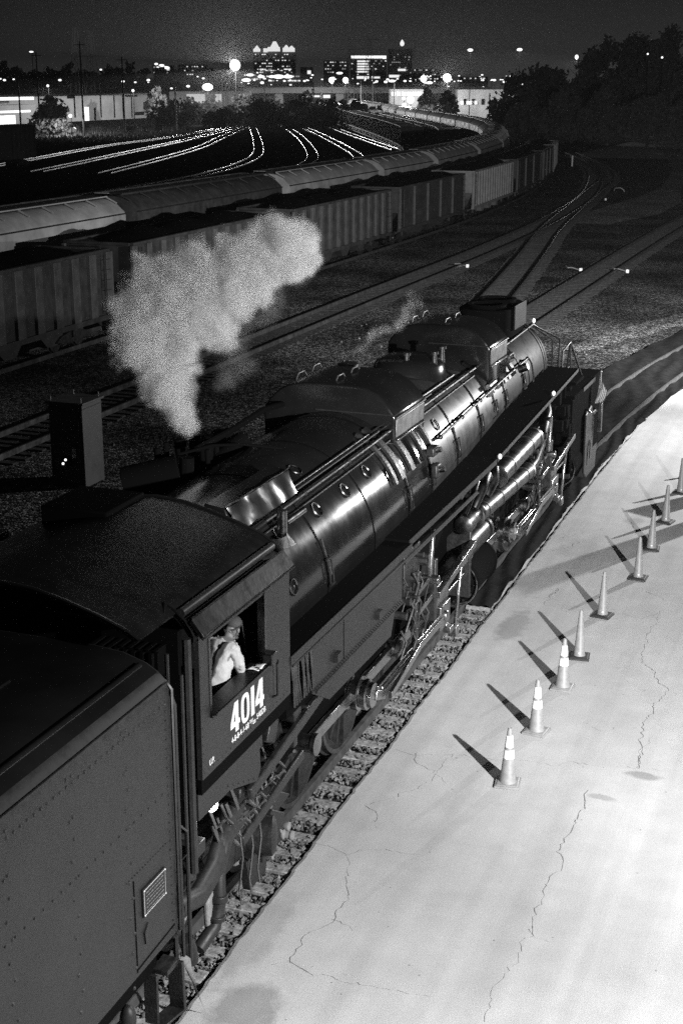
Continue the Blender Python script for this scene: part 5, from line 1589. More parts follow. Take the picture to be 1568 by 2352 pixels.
    for a in ys:
        mb.prism([(a + .80, .55), (a + .95, .9), (a + .98, 1.35), (a + .88, 1.4), (a + .84, .95), (a + .72, .6)], 'x', .70, .82)
        mb.box(.62, .95, a - .35, a + .35, 1.62, 1.80)
    mb.build('brake_hanger', M['gear'], loco, bevel=.01)
motion(17.1, False)
motion(25.85, True)
# bright steam pipes and air reservoirs on the front unit
def res(name, p, q, r_, m, bands=3):
    p, q = Vector(p), Vector(q); d = (q - p); L = d.length
    o = MB().lathe(p, d, [(0, r_ * .9), (.01, r_ * 1.12), (.07, r_ * 1.12), (.08, r_), (L - .08, r_), (L - .07, r_ * 1.12), (L - .01, r_ * 1.12), (L, r_ * .9)], 28).build(name, m, loco, smooth=45)
    for k in range(bands):
        t = (k + .5) / bands
        MB().cyl(p + d * (t - .03 / L), p + d * (t + .03 / L), r_ + .012, n=28).build('strap', M['gear'], o, smooth=45)
res('air_reservoir', (1.36, 25.9, 2.68), (1.36, 29.0, 2.76), .21, M['jacket'], 2)
res('steam_pipe', (1.36, 24.4, 2.3), (1.36, 28.6, 2.12), .17, M['jacket'], 4)
mb = MB(); mb.tube([(1.36, 28.6, 2.12), (1.38, 29.1, 2.2), (1.40, 29.5, 2.5), (1.38, 29.9, 2.85), (1.34, 30.3, 3.0), (1.2, 30.8, 3.05)], .12, 14)
mb.build('steam_pipe', M['jacket'], loco, smooth=60)
mb = MB(); mb.lathe((1.36, 23.6, 2.35), (0, 1, 0), [(0, .08), (.05, .17), (.3, .18), (.35, .15), (.8, .15), (.85, .19), (.95, .19)], 24); mb.tube([(1.4, 25.0, 2.55), (1.5, 25.2, 2.8), (1.42, 25.5, 2.95)], .1, 12)
mb.tube([(1.45, 24.0, 2.6), (1.55, 24.2, 2.9), (1.5, 24.7, 3.05), (1.45, 25.0, 2.9)], .08, 10); mb.tube([(1.5, 23.2, 2.7), (1.55, 23.5, 2.95), (1.5, 24.0, 3.1)], .05, 8)
mb.build('expansion_joint', M['jacket'], loco, smooth=45)
mb = MB()
for k in range(24):
    y = rnd.uniform(24, 31); z = rnd.uniform(1.9, 3.0)
    mb.tube([(1.2, y, z), (1.3, y + .2, z + rnd.uniform(-.3, .3)), (1.2, y + .6, z + rnd.uniform(-.3, .3))], rnd.choice((.02, .03, .04)), 6)
mb.build('pipe_run', M['gear'], loco)

# ---- trailing truck, pipes and hoses below the cab
def truckwheel(y, r_):
    for s in (1, -1):
        w = MB().lathe((s * .72, y, r_), (s, 0, 0), [(-.08, r_ + .03), (-.04, r_ + .03), (-.03, r_), (.06, r_), (.06, r_ * .85), (.03, r_ * .8), (.03, r_ * .35), (.1, r_ * .25), (.1, .02)], 28).build('truck_wheel', M['gear'], loco, smooth=35)
truckwheel(13.3, .53); truckwheel(15.2, .53); truckwheel(34.6, .45); truckwheel(36.2, .45)
mb = MB(); mb.prism([(12.4, .75), (13.0, 1.05), (15.6, 1.0), (16.1, .7), (15.2, .62), (13.3, .62)], 'x', 1.0, 1.12); mb.box(-1, 1, 12.4, 15.9, .9, 1.2)
mb.prism([(14.85, .35), (15.5, .35), (15.6, .7), (15.2, .95), (14.8, .7)], 'x', 1.05, 1.25)
tt = mb.build('trailing_truck', M['gear'], loco, bevel=.02)
mb = MB(); mb.lathe((1.2, 14.9, .72), (1, .35, 0), [(-.2, .24), (.16, .26), (.2, .2), (.22, .05)], 24); mb.prism([(14.5, .15), (15.0, .15), (15.1, .6), (14.4, .6)], 'x', 1.12, 1.22)
mb.build('brake_cylinder', M['gear'], tt, smooth=35)
mb = MB(); mb.lathe((1.15, 15.5, .42), (1, .1, 0), [(0, .03), (.05, .06), (.12, .07), (.13, .05), (.2, .05), (.21, .07), (.25, .06)], 14); mb.tube([(1.15, 15.3, .75), (1.2, 15.36, .6), (1.22, 15.5, .45)], .045, 8); mb.lathe((1.15, 15.72, .42), (1, .1, 0), [(0, .03), (.05, .06), (.1, .065), (.12, .03)], 14); mb.obox((1.22, 15.15, .33), (.1, .12, .12), Matrix.Rotation(.4, 3, 'X'))
mb.build('drain_valve', M['pale'], tt, bevel=.02)
mb = MB()
mb.tube([(1.2, 14.5, 1.75), (1.3, 13.7, 1.5), (1.38, 13.2, 1.25), (1.4, 12.7, 1.15), (1.38, 12.2, 1.3)], .12, 12)
mb.tube([(1.2, 15.4, 1.3), (1.3, 14.3, 1.45), (1.38, 13.5, 1.45), (1.42, 13.2, 1.2), (1.44, 13.15, .8), (1.42, 13.05, .55), (1.36, 12.75, .42)], .085, 12)
mb.tube([(1.35, 12.6, 1.95), (1.38, 12.55, 1.75), (1.38, 12.5, 1.5)], .1, 12)
mb.tube([(1.36, 12.45, .75), (1.38, 12.5, .55), (1.36, 12.55, .4)], .09, 12)
ho = mb.build('feed_pipe', M['side'], loco, smooth=60)
mb = MB()
for a, b in (((1.445, 13.16, .92), (1.445, 13.15, .84)), ((1.437, 13.1, .68), (1.435, 13.09, .62)), ((1.33, 13.55, 1.45), (1.34, 13.45, 1.40))): mb.cyl(a, b, .105, n=14)
mb.obox((1.38, 12.55, 1.86), (.3, .26, .16)); mb.build('hose_clamp', M['side'], ho, bevel=.01)
mb = MB()
for k in range(15):
    y = 13.2 + k * .12; z = 1.35 + rnd.uniform(-.1, .3)
    mb.tube([(1.3, y, z + .45), (1.36, y + .1, z + .1), (1.4, y + .3, z + .12), (1.38, y + .55, z - .1)], rnd.choice((.014, .02, .028)), 6)
for y in (13.9, 14.2, 14.45):
    mb.tube([(1.36, y, 1.5), (1.42, y - .02, 1.0), (1.4, y - .1, .6), (1.36, y + .05, .3)], .014, 6)
mb.build('hose', M['rod'], loco)
mb = MB()
for k in range(12):
    mb.obox((1.25 + rnd.uniform(-.05, .12), 14.1 + k * .17, 1.9 + rnd.uniform(-.2, .35)), (.22, rnd.uniform(.1, .3), rnd.uniform(.1, .4)), Matrix.Rotation(rnd.uniform(-.5, .5), 3, 'X'))
mb.bar((1.42, 14.1, 1.75), (1.45, 17.0, 2.2), .08, .16); mb.bar((1.40, 13.9, 1.2), (1.42, 15.8, 1.5), .06, .14)
mb.build('equalizer', M['gear'], loco, bevel=.02)
mb = MB(); mb.tube([(1.42, 14.3 + .0 * k, 1.95 - .03 * k) for k in range(12)], .012, 5); mb.build('chain', M['jacket'], loco)
MB().sphere((1.35, 13.2, 2.05), .085, 14, 10).build('inspection_lamp', M['lamp'], loco)
l = bpy.data.lights.new('lamp_glow', 'POINT'); l.energy = 26; l.shadow_soft_size = .08
lo = bpy.data.objects.new('lamp_glow', l); COL.objects.link(lo); lo.parent = loco; lo.location = (1.46, 13.15 - 24, 2.02)
mb = MB(); mb.prism([(12.95, 1.0), (13.08, 1.1), (13.16, .85), (13.14, .42), (13.0, .3), (12.97, .6)], 'x', 1.32, 1.40)
mb.build('lagged_valve', M['pale'], loco, bevel=.03)

# ================================================================== TENDER
tn = thing('tender', 'long black riveted locomotive tender cut by the left edge of the photo', 'tender', (0, 6, 0))
sidep = [(1.60, 1.30), (1.60, 4.10), (1.57, 4.20), (1.49, 4.28), (1.36, 4.36), (1.10, 4.44), (.75, 4.47)]
prof = [(x, z) for x, z in sidep] + [(2 * -.12 - x, z) for x, z in reversed(sidep)]
tk = MB().prism(prof, 'y', -2.0, 11.82).build('tank', M['side'], tn, smooth=50)
for p in tk.data.polygons: pass
MB().prism([(x, z + .004) for x, z in sidep[3:]] + [(2 * -.12 - x, z + .004) for x, z in reversed(sidep[3:])], 'y', -2.0, 11.80).build('top_deck', M['paint'], tn, smooth=50)
mb = MB(); mb.tube([(1.60, -2, 4.19), (1.60, 11.8, 4.19)], .014, 6); mb.tube([(1.36, -2, 4.375), (1.36, 9.9, 4.375)], .012, 6)
rg = MB().tube([(1.34, -2 + k * 1.3, 4.37) for k in range(11)] + [(1.34, 11.7, 4.37)], .035, 12).build('shoulder_highlight_tube', M['paint'], tn)  # ridge added to catch a highlight along the tank shoulder
mb.tube([(1.62, 11.84, 1.3), (1.62, 11.84, 4.1), (1.55, 11.84, 4.18), (1.4, 11.84, 4.16)], .02, 6)
mb.build('edge_bead', M['side'], tn)
mb = MB()
def rv_(y, z, r_=.022): mb.cyl((1.60, y, z), (1.612, y, z), r_, r_ * .6, 8)
for k in range(86): rv_(11.72 - k * .105, 3.98)
for k in range(26): rv_(11.72, 3.9 - k * .105, .013)
for y in (10.85, 9.85, 8.8):
    for k in range(13):
        rv_(y + (.06 if k % 2 else 0), 3.62 - .2 * k)
    rv_(y + .06, 3.64); rv_(y - .02, 4.03 + .02); rv_(y + .07, 4.05)
for k in range(48): rv_(11.6 - .15 * k, 3.02 if k < 30 else 3.02, .016)
for k in range(16): rv_(11.62 - .055 * k, 2.45, .01)
mb.build('rivet', M['gear'], tn, smooth=0)
mb = MB(); mb.box(1.602, 1.607, 10.92, 10.935, 1.35, 2.4); mb.bar((1.605, 10.93, 1.38), (1.605, 11.75, 1.42), .006, .014); mb.build('seam', M['dark'], tn)
mb = MB(); mb.box(1.60, 1.625, 11.07, 11.56, 1.90, 2.22); pt = mb.build('notice_plate', M['side'], tn, bevel=.004)
mb = MB(); a, b, c0, c1 = 11.09, 11.54, 1.92, 2.20
mb.tube([(1.626, a, c0), (1.626, b, c0), (1.626, b, c1), (1.626, a, c1), (1.626, a, c0)], .003, 4)
for y, z in ((a, c0), (b, c0), (b, c1), (a, c1)): mb.sphere((1.626, y, z), .010, 8, 5)
mb.build('plate_border', M['white'], pt)
mb = MB()
for j in range(6):
    yy = 11.13; z = 2.16 - j * .042; rq = random.Random(j)
    while yy < 11.49:
        w = rq.uniform(.02, .06); mb.box(1.626, 1.628, yy, min(yy + w, 11.51), z - .008, z); yy += w + .012
mb.build('small_print', M['steel'], pt, smooth=0)
mb = MB(); mb.prism([(11.08, 1.72), (11.16, 1.80), (11.16, 1.62), (11.10, 1.58)], 'x', 1.60, 1.622); mb.build('access_flap', M['gear'], tn)
mb = MB(); mb.box(-1.5, 1.45, -2, 11.6, .95, 1.30); mb.box(-1.0, 1.0, 11.6, 12.9, .9, 1.15); mb.build('frame', M['dark'], tn)
for y in (10.3, 8.7, 7.0, 5.2, 3.4, 1.6, -.2):
    for s in (1, -1):
        MB().lathe((s * .72, y, .53), (s, 0, 0), [(-.08, .56), (-.04, .56), (-.03, .53), (.06, .53), (.06, .42), (.03, .4), (.03, .16), (.12, .14), (.12, .02)], 24).build('wheel', M['gear'], tn, smooth=35)
mb = MB(); mb.box(1.0, 1.2, 7.6, 11.0, .6, 1.0); mb.build('truck_frame', M['gear'], tn, bevel=.03)
mb = MB()
mb.box(1.42, 1.62, 11.52, 11.80, .92, .98); mb.bar((1.45, 11.46, .95), (1.45, 11.45, .35), .04, .16, up=(1, 0, 0)); mb.bar((1.58, 11.78, .95), (1.58, 11.80, .35), .05, .18, up=(1, 0, 0)); mb.bar((1.5, 11.45, .34), (1.58, 11.85, .34), .2, .03)
mb.build('step', M['gear'], tn, bevel=.008)
mb = MB(); rows_ = []
for k in range(7):
    t = k / 6; rows_.append([(1.58 + .02 * j, 11.86 + .32 * t * (.3 + .7 * t) + .05 * j, 1.02 - .62 * t - .10 * j * t + .05 * math.sin(t * 3) - .06 * j) for j in range(4)])
mb.grid(rows_); mb.build('splash_flap', M['pale'], tn, smooth=60)
mb = MB(); mb.sphere((1.45, 10.95, .75), .09, 10, 8, (1, 1, 1.8)); mb.build('journal_cover', M['side'], tn)
mb = MB(); mb.tube([(1.63, 11.88, .95), (1.63, 11.88, 3.9), (1.58, 11.88, 4.05), (1.45, 11.88, 4.08)], .02, 6); mb.tube([(1.62, 11.90, 2.1), (1.70, 11.92, 2.2), (1.70, 11.92, 2.45), (1.62, 11.90, 2.52)], .014, 6); mb.tube([(1.55, 11.86, .4), (1.55, 11.86, 1.2)], .03, 6)
mb.build('grab_rail', M['side'], tn)
# oil bunker rising behind the near shoulder
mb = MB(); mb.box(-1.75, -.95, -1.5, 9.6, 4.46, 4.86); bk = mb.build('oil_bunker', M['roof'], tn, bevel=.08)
mb = MB(); mb.tube([(-.94, -1.4, 4.87), (-.94, 9.6, 4.87)], .03, 6); mb.build('bunker_rail', M['side'], bk)
mb = MB(); mb.cyl((-.55, 10.1, 4.4), (-.55, 10.1, 4.95), .05, n=10); mb.cyl((-.55, 10.1, 4.75), (-.55, 10.1, 4.8), .08, n=10); mb.build('vent_pipe', M['gear'], tn)
mb = MB(); mb.cyl((.35, 9.2, 4.46), (.35, 9.2, 4.52), .3, n=20); mb.box(.2, .5, 10.4, 10.7, 4.46, 4.5); mb.build('filler_hatch', M['paint'], tn, bevel=.01)
# ================================================================== PERSON IN THE CAB WINDOW
def skin(name, pts, edges, m, parent, root=0, sub=2):
    o0 = wloc(parent)
    me = bpy.data.meshes.new(name)
    me.from_pydata([Vector(p[0]) - o0 for p in pts], edges, [])
    me.materials.append(m)
    o = bpy.data.objects.new(name, me); COL.objects.link(o); o.parent = parent
    md = o.modifiers.new('skin', 'SKIN'); md.use_smooth_shade = True
    for i, p in enumerate(pts):
        r_ = p[1]
        me.skin_vertices[0].data[i].radius = r_ if isinstance(r_, tuple) else (r_, r_)
    me.skin_vertices[0].data[root].use_root = True
    s = o.modifiers.new('sub', 'SUBSURF'); s.levels = sub; s.render_levels = sub
    return o
pe = thing('person', 'person bending in the cab window, white shirt, dark overall straps and cap, back turned', 'person', (1.28, 13.6, 2.7))
B_ = [((1.26, 13.42, 3.18), (.16, .13)), ((1.28, 13.50, 3.38), (.15, .12)), ((1.31, 13.60, 3.60), (.17, .12)), ((1.32, 13.66, 3.80), (.12, .10)), ((1.345, 13.76, 3.89), .055), ((1.35, 13.83, 3.95), (.075, .085)), ((1.36, 13.89, 4.02), (.072, .08)),
      ((1.46, 13.68, 3.83), .065), ((1.51, 13.70, 3.62), .052), ((1.50, 13.76, 3.48), .042), ((1.49, 13.80, 3.40), .03),
      ((1.18, 13.68, 3.84), .065), ((1.10, 13.80, 3.58), .055), ((1.16, 13.94, 3.46), .042), ((1.24, 14.02, 3.42), .03),
      ((1.34, 13.45, 3.16), .10), ((1.38, 13.85, 3.18), .08), ((1.38, 13.88, 2.80), .055), ((1.38, 14.02, 2.75), .05),
      ((1.16, 13.45, 3.16), .10), ((1.14, 13.85, 3.18), .08), ((1.14, 13.88, 2.80), .055), ((1.14, 14.02, 2.75), .05)]
ED = [(0, 1), (1, 2), (2, 3), (3, 4), (4, 5), (5, 6), (3, 7), (7, 8), (8, 9), (9, 10), (3, 11), (11, 12), (12, 13), (13, 14), (0, 15), (15, 16), (16, 17), (17, 18), (0, 19), (19, 20), (20, 21), (21, 22)]
skin('body', B_, ED, M['skin'], pe)
S_ = [((1.27, 13.47, 3.30), (.165, .135)), ((1.30, 13.55, 3.48), (.175, .14)), ((1.315, 13.60, 3.66), (.185, .135)), ((1.32, 13.66, 3.81), (.13, .10)), ((1.335, 13.71, 3.87), .062),
      ((1.455, 13.675, 3.825), .082), ((1.51, 13.70, 3.63), .074), ((1.502, 13.755, 3.50), .062), ((1.185, 13.68, 3.83), .082), ((1.10, 13.79, 3.62), .07), ((1.13, 13.88, 3.52), .06)]
shirt = skin('shirt', S_, [(0, 1), (1, 2), (2, 3), (3, 4), (3, 5), (5, 6), (6, 7), (3, 8), (8, 9), (9, 10)], M['shirt'], pe, sub=3)
tx = bpy.data.textures.new('creases', 'CLOUDS'); tx.noise_scale = .07; tx.noise_depth = 2
dp = shirt.modifiers.new('creases', 'DISPLACE'); dp.texture = tx; dp.strength = .045; dp.mid_level = .5; dp.texture_coords = 'LOCAL'
O_ = [((1.26, 13.43, 3.20), (.19, .16)), ((1.28, 13.50, 3.37), (.185, .15)), ((1.34, 13.46, 3.15), .125), ((1.38, 13.83, 3.18), .10), ((1.38, 13.87, 2.86), .08), ((1.16, 13.46, 3.15), .125), ((1.14, 13.83, 3.18), .10), ((1.14, 13.87, 2.86), .08)]
skin('overall', O_, [(0, 1), (0, 2), (2, 3), (3, 4), (0, 5), (5, 6), (6, 7)], M['overall'], pe)
mb = MB()
def strap(pts, w):
    rows_ = []
    pts = [Vector(a).lerp(Vector(b), k / 4) for a, b in zip(pts[:-1], pts[1:]) for k in range(4)] + [Vector(pts[-1])]
    for i, p in enumerate(pts):
        t = (Vector(pts[min(i + 1, len(pts) - 1)]) - Vector(pts[max(0, i - 1)])).normalized(); sd = t.cross(Vector((.1, -1, .35))).normalized()
        rows_.append([Vector(p) + sd * w * q + Vector((0, -.07, 0)) for q in (-1, -.5, 0, .5, 1)])
    mb.grid(rows_)
strap([(1.24, 13.31, 3.32), (1.26, 13.37, 3.46), (1.29, 13.43, 3.60), (1.34, 13.51, 3.76), (1.38, 13.58, 3.88), (1.41, 13.68, 3.925)], .03)
strap([(1.25, 13.31, 3.32), (1.255, 13.36, 3.46), (1.25, 13.43, 3.60), (1.245, 13.51, 3.76), (1.24, 13.58, 3.88), (1.23, 13.68, 3.925)], .03)
o = mb.build('strap', M['overall'], pe); sw_ = o.modifiers.new('w', 'SHRINKWRAP'); sw_.target = shirt; sw_.offset = .006; so = o.modifiers.new('t', 'SOLIDIFY'); so.thickness = .014; so.offset = 1
mb = MB(); mb.sphere((1.36, 13.895, 4.04), .094, 18, 10, (1, 1.12, .82)); mb.sphere((1.36, 13.985, 3.985), .07, 14, 8, (1, 1, .22))
mb.build('cap', M['overall'], pe, smooth=60)
mb = MB(); mb.tube([Vector((1.358, 13.875, 4.005)) + Vector((.088 * math.cos(t), .096 * math.sin(t), .018 * math.sin(t))) for t in [2 * math.pi * k / 24 for k in range(25)]], .011, 6)
mb.build('headband', M['rubber'], pe)
mb = MB()
rq = random.Random(5)
for k in range(160):
    a = rq.uniform(math.pi * .95, math.pi * 2.05); z = rq.uniform(3.90, 4.0)
    p = Vector((1.352 + .08 * math.cos(a), 13.845 + .088 * math.sin(a), z - .01)); mb.bar(p, p + Vector((.006 * math.cos(a), .006 * math.sin(a), -.022)), .006, .004)
mb.build('hair', M['hair'], pe)
mb = MB(); mb.sphere((1.432, 13.88, 3.955), .026, 10, 8, (.45, .8, 1.2)); mb.sphere((1.276, 13.88, 3.955), .026, 10, 8, (.45, .8, 1.2))
mb.build('ear', M['skin'], pe, smooth=60)
for sx, hx, hy, hz in ((1, 1.49, 13.83, 3.37), (-1, 1.25, 14.035, 3.415)):
    P_ = [((hx, hy - .02, hz), (.036, .022)), ((hx, hy + .035, hz - .004), (.04, .02))]; E_ = [(0, 1)]
    for k, (dx, ln) in enumerate(((-.028, .07), (-.01, .08), (.009, .075), (.027, .06))):
        b = len(P_); P_ += [((hx + dx, hy + .06, hz - .006), .0095), ((hx + dx, hy + .06 + ln * .5, hz - .02), .009), ((hx + dx, hy + .06 + ln * .75, hz - .045), .008)]
        E_ += [(1, b), (b, b + 1), (b + 1, b + 2)]
    b = len(P_); P_ += [((hx - sx * .045, hy + .005, hz - .008), .011), ((hx - sx * .058, hy + .045, hz - .022), .0095)]; E_ += [(0, b), (b, b + 1)]
    skin('glove', P_, E_, M['glove'], pe, sub=1)
mb = MB(); rows_ = [[(1.56 + .15 * j / 4, 13.79 + .2 * k / 4 + .03 * j / 4, 3.522 + .012 * math.sin(k * 1.3 + j)) for j in range(5)] for k in range(5)]
o = mb.grid(rows_).build('paper_sheet', M['paper']); o.modifiers.new('t', 'SOLIDIFY').thickness = .002
tag(o, 'small white sheet of paper lying on the cab window sill', 'paper')

# ================================================================== TRAFFIC CONES
def cone(label, px, striped, seed):
    p = onz(px[0], px[1], -.1); x, y = p.x, p.y
    o = thing('traffic_cone', label, 'traffic cone', (x, y, -.1), 'traffic cones along the track')
    a = R(-12 + seed * 7 % 23); k = Matrix.Rotation(a, 3, 'Z')
    base = MB()
    hw = .19
    for (z0, z1, w0, w1) in ((-.1, -.065, hw, hw - .004), (-.065, -.05, hw - .02, .15)):
        pts = []
        for z, w in ((z0, w0), (z1, w1)):
            for sx, sy in ((-1, -1), (1, -1), (1, 1), (-1, 1)):
                pts.append(Vector((x, y, z)) + k @ Vector((sx * w, sy * w, 0)))
        base.add(pts, [(0, 1, 5, 4), (1, 2, 6, 5), (2, 3, 7, 6), (3, 0, 4, 7), (4, 5, 6, 7), (3, 2, 1, 0)])
    base.build('base', M['cone'] if striped else M['rubber'], o, bevel=.006)
    lean = Vector((rnd.uniform(-.012, .012), rnd.uniform(-.012, .012), 1))
    r0 = .125 if striped else .105
    def rr0(t): return r0 + (.032 - r0) * t / .88
    MB().lathe((x, y, -.06), lean, [(0, r0 + .012), (.02, r0), (.86, rr0(.86)), (.88, .026), (.88, .018), (.5, .018)], 28, caps=False).build('cone_body', M['cone'], o, smooth=50)
    if striped:
        for t0, t1 in ((.40, .53), (.58, .76)):
            MB().lathe((x, y, -.06), lean, [(t0, rr0(t0)), (t0, rr0(t0) + .003), (t1, rr0(t1) + .003), (t1, rr0(t1))], 28, caps=False).build('reflective_band', M['band'], o, smooth=30)
    else:
        c = Vector((x + .02, y - rr0(.07) - .0, -.06 + .07)); MB().sphere(c, .022, 10, 6, (1, .5, .8)).build('label_sticker', M['band'], o)
    return o
CN = [((1165, 1800), True, 'banded traffic cone nearest the camera, lowest in the photo'), ((1231, 1681), True, 'banded traffic cone, second from the front of the row'), ((1291, 1580), True, 'banded traffic cone, third and last with white bands, touching a plain one'),
      ((1329, 1509), False, 'plain traffic cone standing just behind the last banded cone'), ((1382, 1414), False, 'plain traffic cone alone between the touching pair and the far group'), ((1464, 1328), False, 'plain traffic cone at the front of the far group near the right edge'),
      ((1494, 1261), False, 'plain traffic cone second in the far group'), ((1527, 1199), False, 'plain traffic cone third in the far group, on a broad shadow'), ((1562, 1132), False, 'plain traffic cone cut by the right edge of the photo')]
for k, (px, st_, lb) in enumerate(CN):
    cone(lb, px, st_, k + 3)
# two more cones past the frame edge throw the thin shadows seen there
def cone_at(label, x, y, seed):
    q = Vector((x, y, -.1)) - Vector((CX, CY, CZ)); d_ = q.dot(FW)
    return cone(label, (784 + FPX * q.dot(RT) / d_, 1176 - FPX * q.dot(UP) / d_), False, seed)
for k, (x, y, w_) in enumerate(((4.05, 38.0, 'first'), (4.25, 40.0, 'second'), (4.45, 42.0, 'third'))):
    cone_at('plain traffic cone past the right edge of the photo, %s of three' % w_, x, y, 20 + k)

for lb, x, y, h, w in (('tall narrow board added past the right edge as a shadow caster, its long shadow lying behind the far cones', 5.25, 35.0, 3.1, .5), ('lower board added past the right edge as a shadow caster, its dark shadow touching a far cone', 4.75, 36.4, 1.75, .62)):
    o = thing('shadow_board', lb, 'shadow caster', (x, y, -.1))  # unseen shadow caster, its form made up
    kk = Matrix.Rotation(R(-28), 3, 'Z')
    MB().obox((x, y, -.1 + h * .62), (w, .03, h * .76), kk).build('board', M['cabinet'], o, bevel=.02)
    MB().cyl((x, y + .05, -.1), (x, y + .05, h - .2), .03, n=8).build('post', M['steel'], o)
    MB().obox((x, y + .05, -.07), (.6, .5, .06), kk).build('foot', M['rubber'], o, bevel=.01)

# ================================================================== FLAG ON THE PILOT
fl = thing('flag', 'small striped and starred flag drooping from a staff on the engine front', 'flag', (1.66, 35.0, 1.5))
def bpx(u, v): return ((1750 + u / 2.8509) * K, (1200 + v / 2.8509) * K)
c0, c1, c2, c3 = [ony(*bpx(u, v), 35.0) for u, v in ((1262, 492), (1342, 668), (1275, 812), (1207, 775))]
NX, NY = 26, 13
rows_ = []
for j in range(NY + 1):
    rows_.append([])
    for i in range(NX + 1):
        s, t = i / NX, j / NY
        p = c0.lerp(c1, t).lerp(c3.lerp(c2, t), s)
        bulge = math.sin(math.pi * s) * .05
        p = p + Vector((bulge * .6, .06 * math.sin(t * 7 + s * 3) * (.3 + s), 0)); rows_[-1].append(p)
mb = MB().grid(rows_)
o = mb.build('cloth', [M['flag_dark'], M['flag_pale'], M['flag_mid']], fl, smooth=60)
for p_ in o.data.polygons:
    j, i = divmod(p_.index, NX)
    if i < 10 and j < 7:
        p_.material_index = 1 if (i % 2 == 1 and j % 2 == 1) else 0
    else:
        p_.material_index = 2 if j % 2 == 0 else 1
o.modifiers.new('t', 'SOLIDIFY').thickness = .004
top = ony(*bpx(1282, 458), 35.0); bot = ony(*bpx(1262, 1085), 35.0)
mb = MB(); mb.cyl(bot, top + Vector((.0, 0, .0)), .014, n=8); mb.sphere(top, .03, 8, 6)
mb.build('staff', M['steel'], fl)
mb = MB(); mb.box(bot.x - .05, bot.x + .05, 34.9, 35.05, bot.z, bot.z + .75); mb.build('staff_bracket', M['jacket'], fl, bevel=.01)

# ================================================================== STEAM
def steam(name, label, blobs, dens, seed, res, aniso=.2):
    """Cloud: a density grid sculpted from soft balls and turbulent noise."""
    pad = 1.25
    lo = Vector([min(c[i] - r * pad for c, r in blobs) for i in range(3)]); hi = Vector([max(c[i] + r * pad for c, r in blobs) for i in range(3)])
    me = bpy.data.meshes.new(name); o = bpy.data.objects.new(name, me); COL.objects.link(o)
    ng = bpy.data.node_groups.new(name, 'GeometryNodeTree')
    ng.interface.new_socket('Geometry', in_out='INPUT', socket_type='NodeSocketGeometry')
    ng.interface.new_socket('Geometry', in_out='OUTPUT', socket_type='NodeSocketGeometry')
    N = ng.nodes; Lk = ng.links
    out = N.new('NodeGroupOutput'); vc = N.new('GeometryNodeVolumeCube'); pos = N.new('GeometryNodeInputPosition')
    def math_(op, a, b=None, c=None):
        n = N.new('ShaderNodeMath'); n.operation = op
        for i, x in enumerate((a, b, c)):
            if x is None: continue
            if isinstance(x, (int, float)): n.inputs[i].default_value = x
            else: Lk.new(x, n.inputs[i])
        return n.outputs[0]
    def noise(scale, detail, w):
        n = N.new('ShaderNodeTexNoise'); n.noise_dimensions = '4D'
        n.inputs['Scale'].default_value = scale; n.inputs['Detail'].default_value = detail; n.inputs['W'].default_value = w; n.inputs['Roughness'].default_value = .62
        Lk.new(pos.outputs[0], n.inputs['Vector']); return n
    wn = noise(1.5, 3, seed)
    sub = N.new('ShaderNodeVectorMath'); sub.operation = 'SUBTRACT'; Lk.new(wn.outputs['Color'], sub.inputs[0]); sub.inputs[1].default_value = (.5, .5, .5)
    sc = N.new('ShaderNodeVectorMath'); sc.operation = 'SCALE'; Lk.new(sub.outputs[0], sc.inputs[0]); sc.inputs['Scale'].default_value = .8
    ad = N.new('ShaderNodeVectorMath'); ad.operation = 'ADD'; Lk.new(pos.outputs[0], ad.inputs[0]); Lk.new(sc.outputs[0], ad.inputs[1])
    acc = None
    for c, r in blobs:
        d = N.new('ShaderNodeVectorMath'); d.operation = 'DISTANCE'; Lk.new(ad.outputs[0], d.inputs[0]); d.inputs[1].default_value = c
        v = math_('MULTIPLY_ADD', d.outputs['Value'], -1.0 / r, 1.0)
        acc = v if acc is None else math_('MAXIMUM', acc, v)
    fn = noise(2.6, 8, seed + 3)
    f = math_('MULTIPLY_ADD', fn.outputs['Fac'], 3.3, -1.85)
    tot = math_('ADD', math_('MULTIPLY', acc, 1.9), f)
    mr = N.new('ShaderNodeMapRange'); Lk.new(tot, mr.inputs['Value']); mr.inputs['From Min'].default_value = .0; mr.inputs['From Max'].default_value = 1.15; mr.inputs['To Min'].default_value = 0; mr.inputs['To Max'].default_value = dens
    Lk.new(mr.outputs['Result'], vc.inputs['Density'])
    vc.inputs['Min'].default_value = lo; vc.inputs['Max'].default_value = hi
    for i, ax_ in enumerate('XYZ'): vc.inputs['Resolution ' + ax_].default_value = max(8, int((hi - lo)[i] / res))
    m = bpy.data.materials.new(name); m.use_nodes = True; t = m.node_tree; t.nodes.clear()
    mo = t.nodes.new('ShaderNodeOutputMaterial'); pv = t.nodes.new('ShaderNodeVolumePrincipled')
    pv.inputs['Color'].default_value = (.97, .97, .97, 1); pv.inputs['Density'].default_value = 1.0; pv.inputs['Anisotropy'].default_value = aniso * 0
    t.links.new(pv.outputs[0], mo.inputs['Volume'])
    sm = N.new('GeometryNodeSetMaterial'); sm.inputs['Material'].default_value = m
    Lk.new(vc.outputs[0], sm.inputs['Geometry']); Lk.new(sm.outputs[0], out.inputs[0])
    me.materials.append(m)
    md = o.modifiers.new('cloud', 'NODES'); md.node_group = ng
    return tag(o, label, 'steam', kind='stuff')
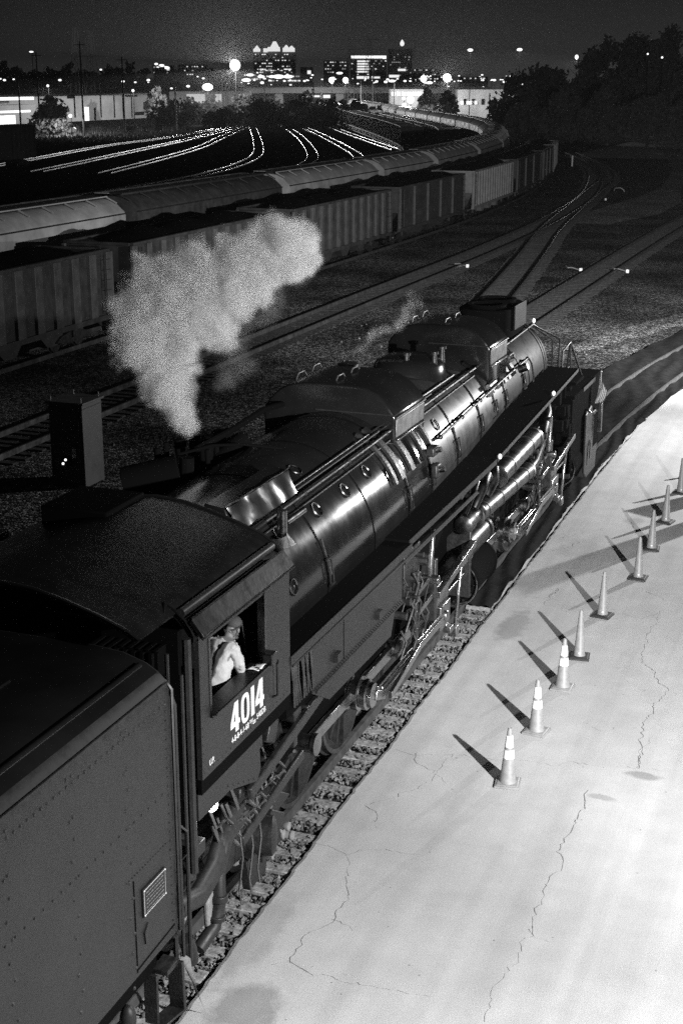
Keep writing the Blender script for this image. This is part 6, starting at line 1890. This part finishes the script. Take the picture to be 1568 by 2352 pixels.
pl_ = [(420, 968, 26), (405, 940, 42), (395, 905, 55), (380, 860, 68), (365, 815, 76), (345, 770, 84), (325, 730, 84), (310, 740, 70), (345, 690, 80), (400, 720, 92), (440, 680, 92), (400, 650, 70), (330, 640, 36), (345, 610, 30), (425, 620, 50), (480, 650, 82), (470, 720, 74), (520, 640, 74), (555, 600, 68), (600, 565, 66), (640, 545, 58), (675, 545, 50), (700, 565, 40), (640, 600, 58), (590, 640, 58), (560, 690, 44), (500, 760, 46), (430, 780, 62), (420, 850, 44), (610, 680, 36), (680, 620, 38), (715, 600, 26), (520, 560, 30)]
rb_ = random.Random(3); blobs = []
for u, v, r in pl_:
    t = (968 - v) / 460
    y = 18.4 + 1.0 * t + rb_.uniform(-.18, .18)
    p = ony(u, v, y); d = (p - Vector((CX, CY, CZ))).dot(FW)
    blobs.append((tuple(p), r * d / FPX * 1.12))
steam('steam_plume', 'big pale billowing steam plume rising from the locomotive', blobs, 7.5, 4.0, .045)
ws = [(540, 800, 46), (520, 850, 38), (560, 760, 44), (600, 730, 40), (500, 880, 26), (630, 690, 40), (690, 640, 34), (560, 830, 30)]
blobs = []
for u, v, r in ws:
    p = ony(u, v, 18.9); d = (p - Vector((CX, CY, CZ))).dot(FW); blobs.append((tuple(p), r * d / FPX * 1.1))
steam('steam_wisp', 'thin torn veil of steam right of the big plume', blobs, .3, 9.0, .06)
ws = [(838, 800, 14), (855, 775, 18), (880, 755, 20), (905, 742, 19), (925, 725, 16), (940, 705, 15), (960, 695, 13)]
blobs = []
for u, v, r in ws:
    p = ony(u, v, 25.5); d = (p - Vector((CX, CY, CZ))).dot(FW); blobs.append((tuple(p), r * d / FPX * 1.3))
steam('steam_wisp', 'faint wisp of steam beside the round dome', blobs, 1.2, 2.0, .05)

# ================================================================== HAZE ADDED FOR LAMP HALOS
hz = MB().box(-1520, 920, -60, 2050, -1.3, 75).build('haze', None, smooth=0)
hz.data.materials.clear()
hm = bpy.data.materials.new('lamp_halo_haze'); hm.use_nodes = True; t = hm.node_tree; t.nodes.clear()
mo = t.nodes.new('ShaderNodeOutputMaterial'); pv = t.nodes.new('ShaderNodeVolumePrincipled')
pv.inputs['Color'].default_value = (.9, .9, .9, 1); pv.inputs['Density'].default_value = .00014; pv.inputs['Anisotropy'].default_value = .3
t.links.new(pv.outputs[0], mo.inputs['Volume']); hz.data.materials.append(hm)
tag(hz, 'thin haze added over the yard and the city for lamp halos', 'haze', kind='stuff')
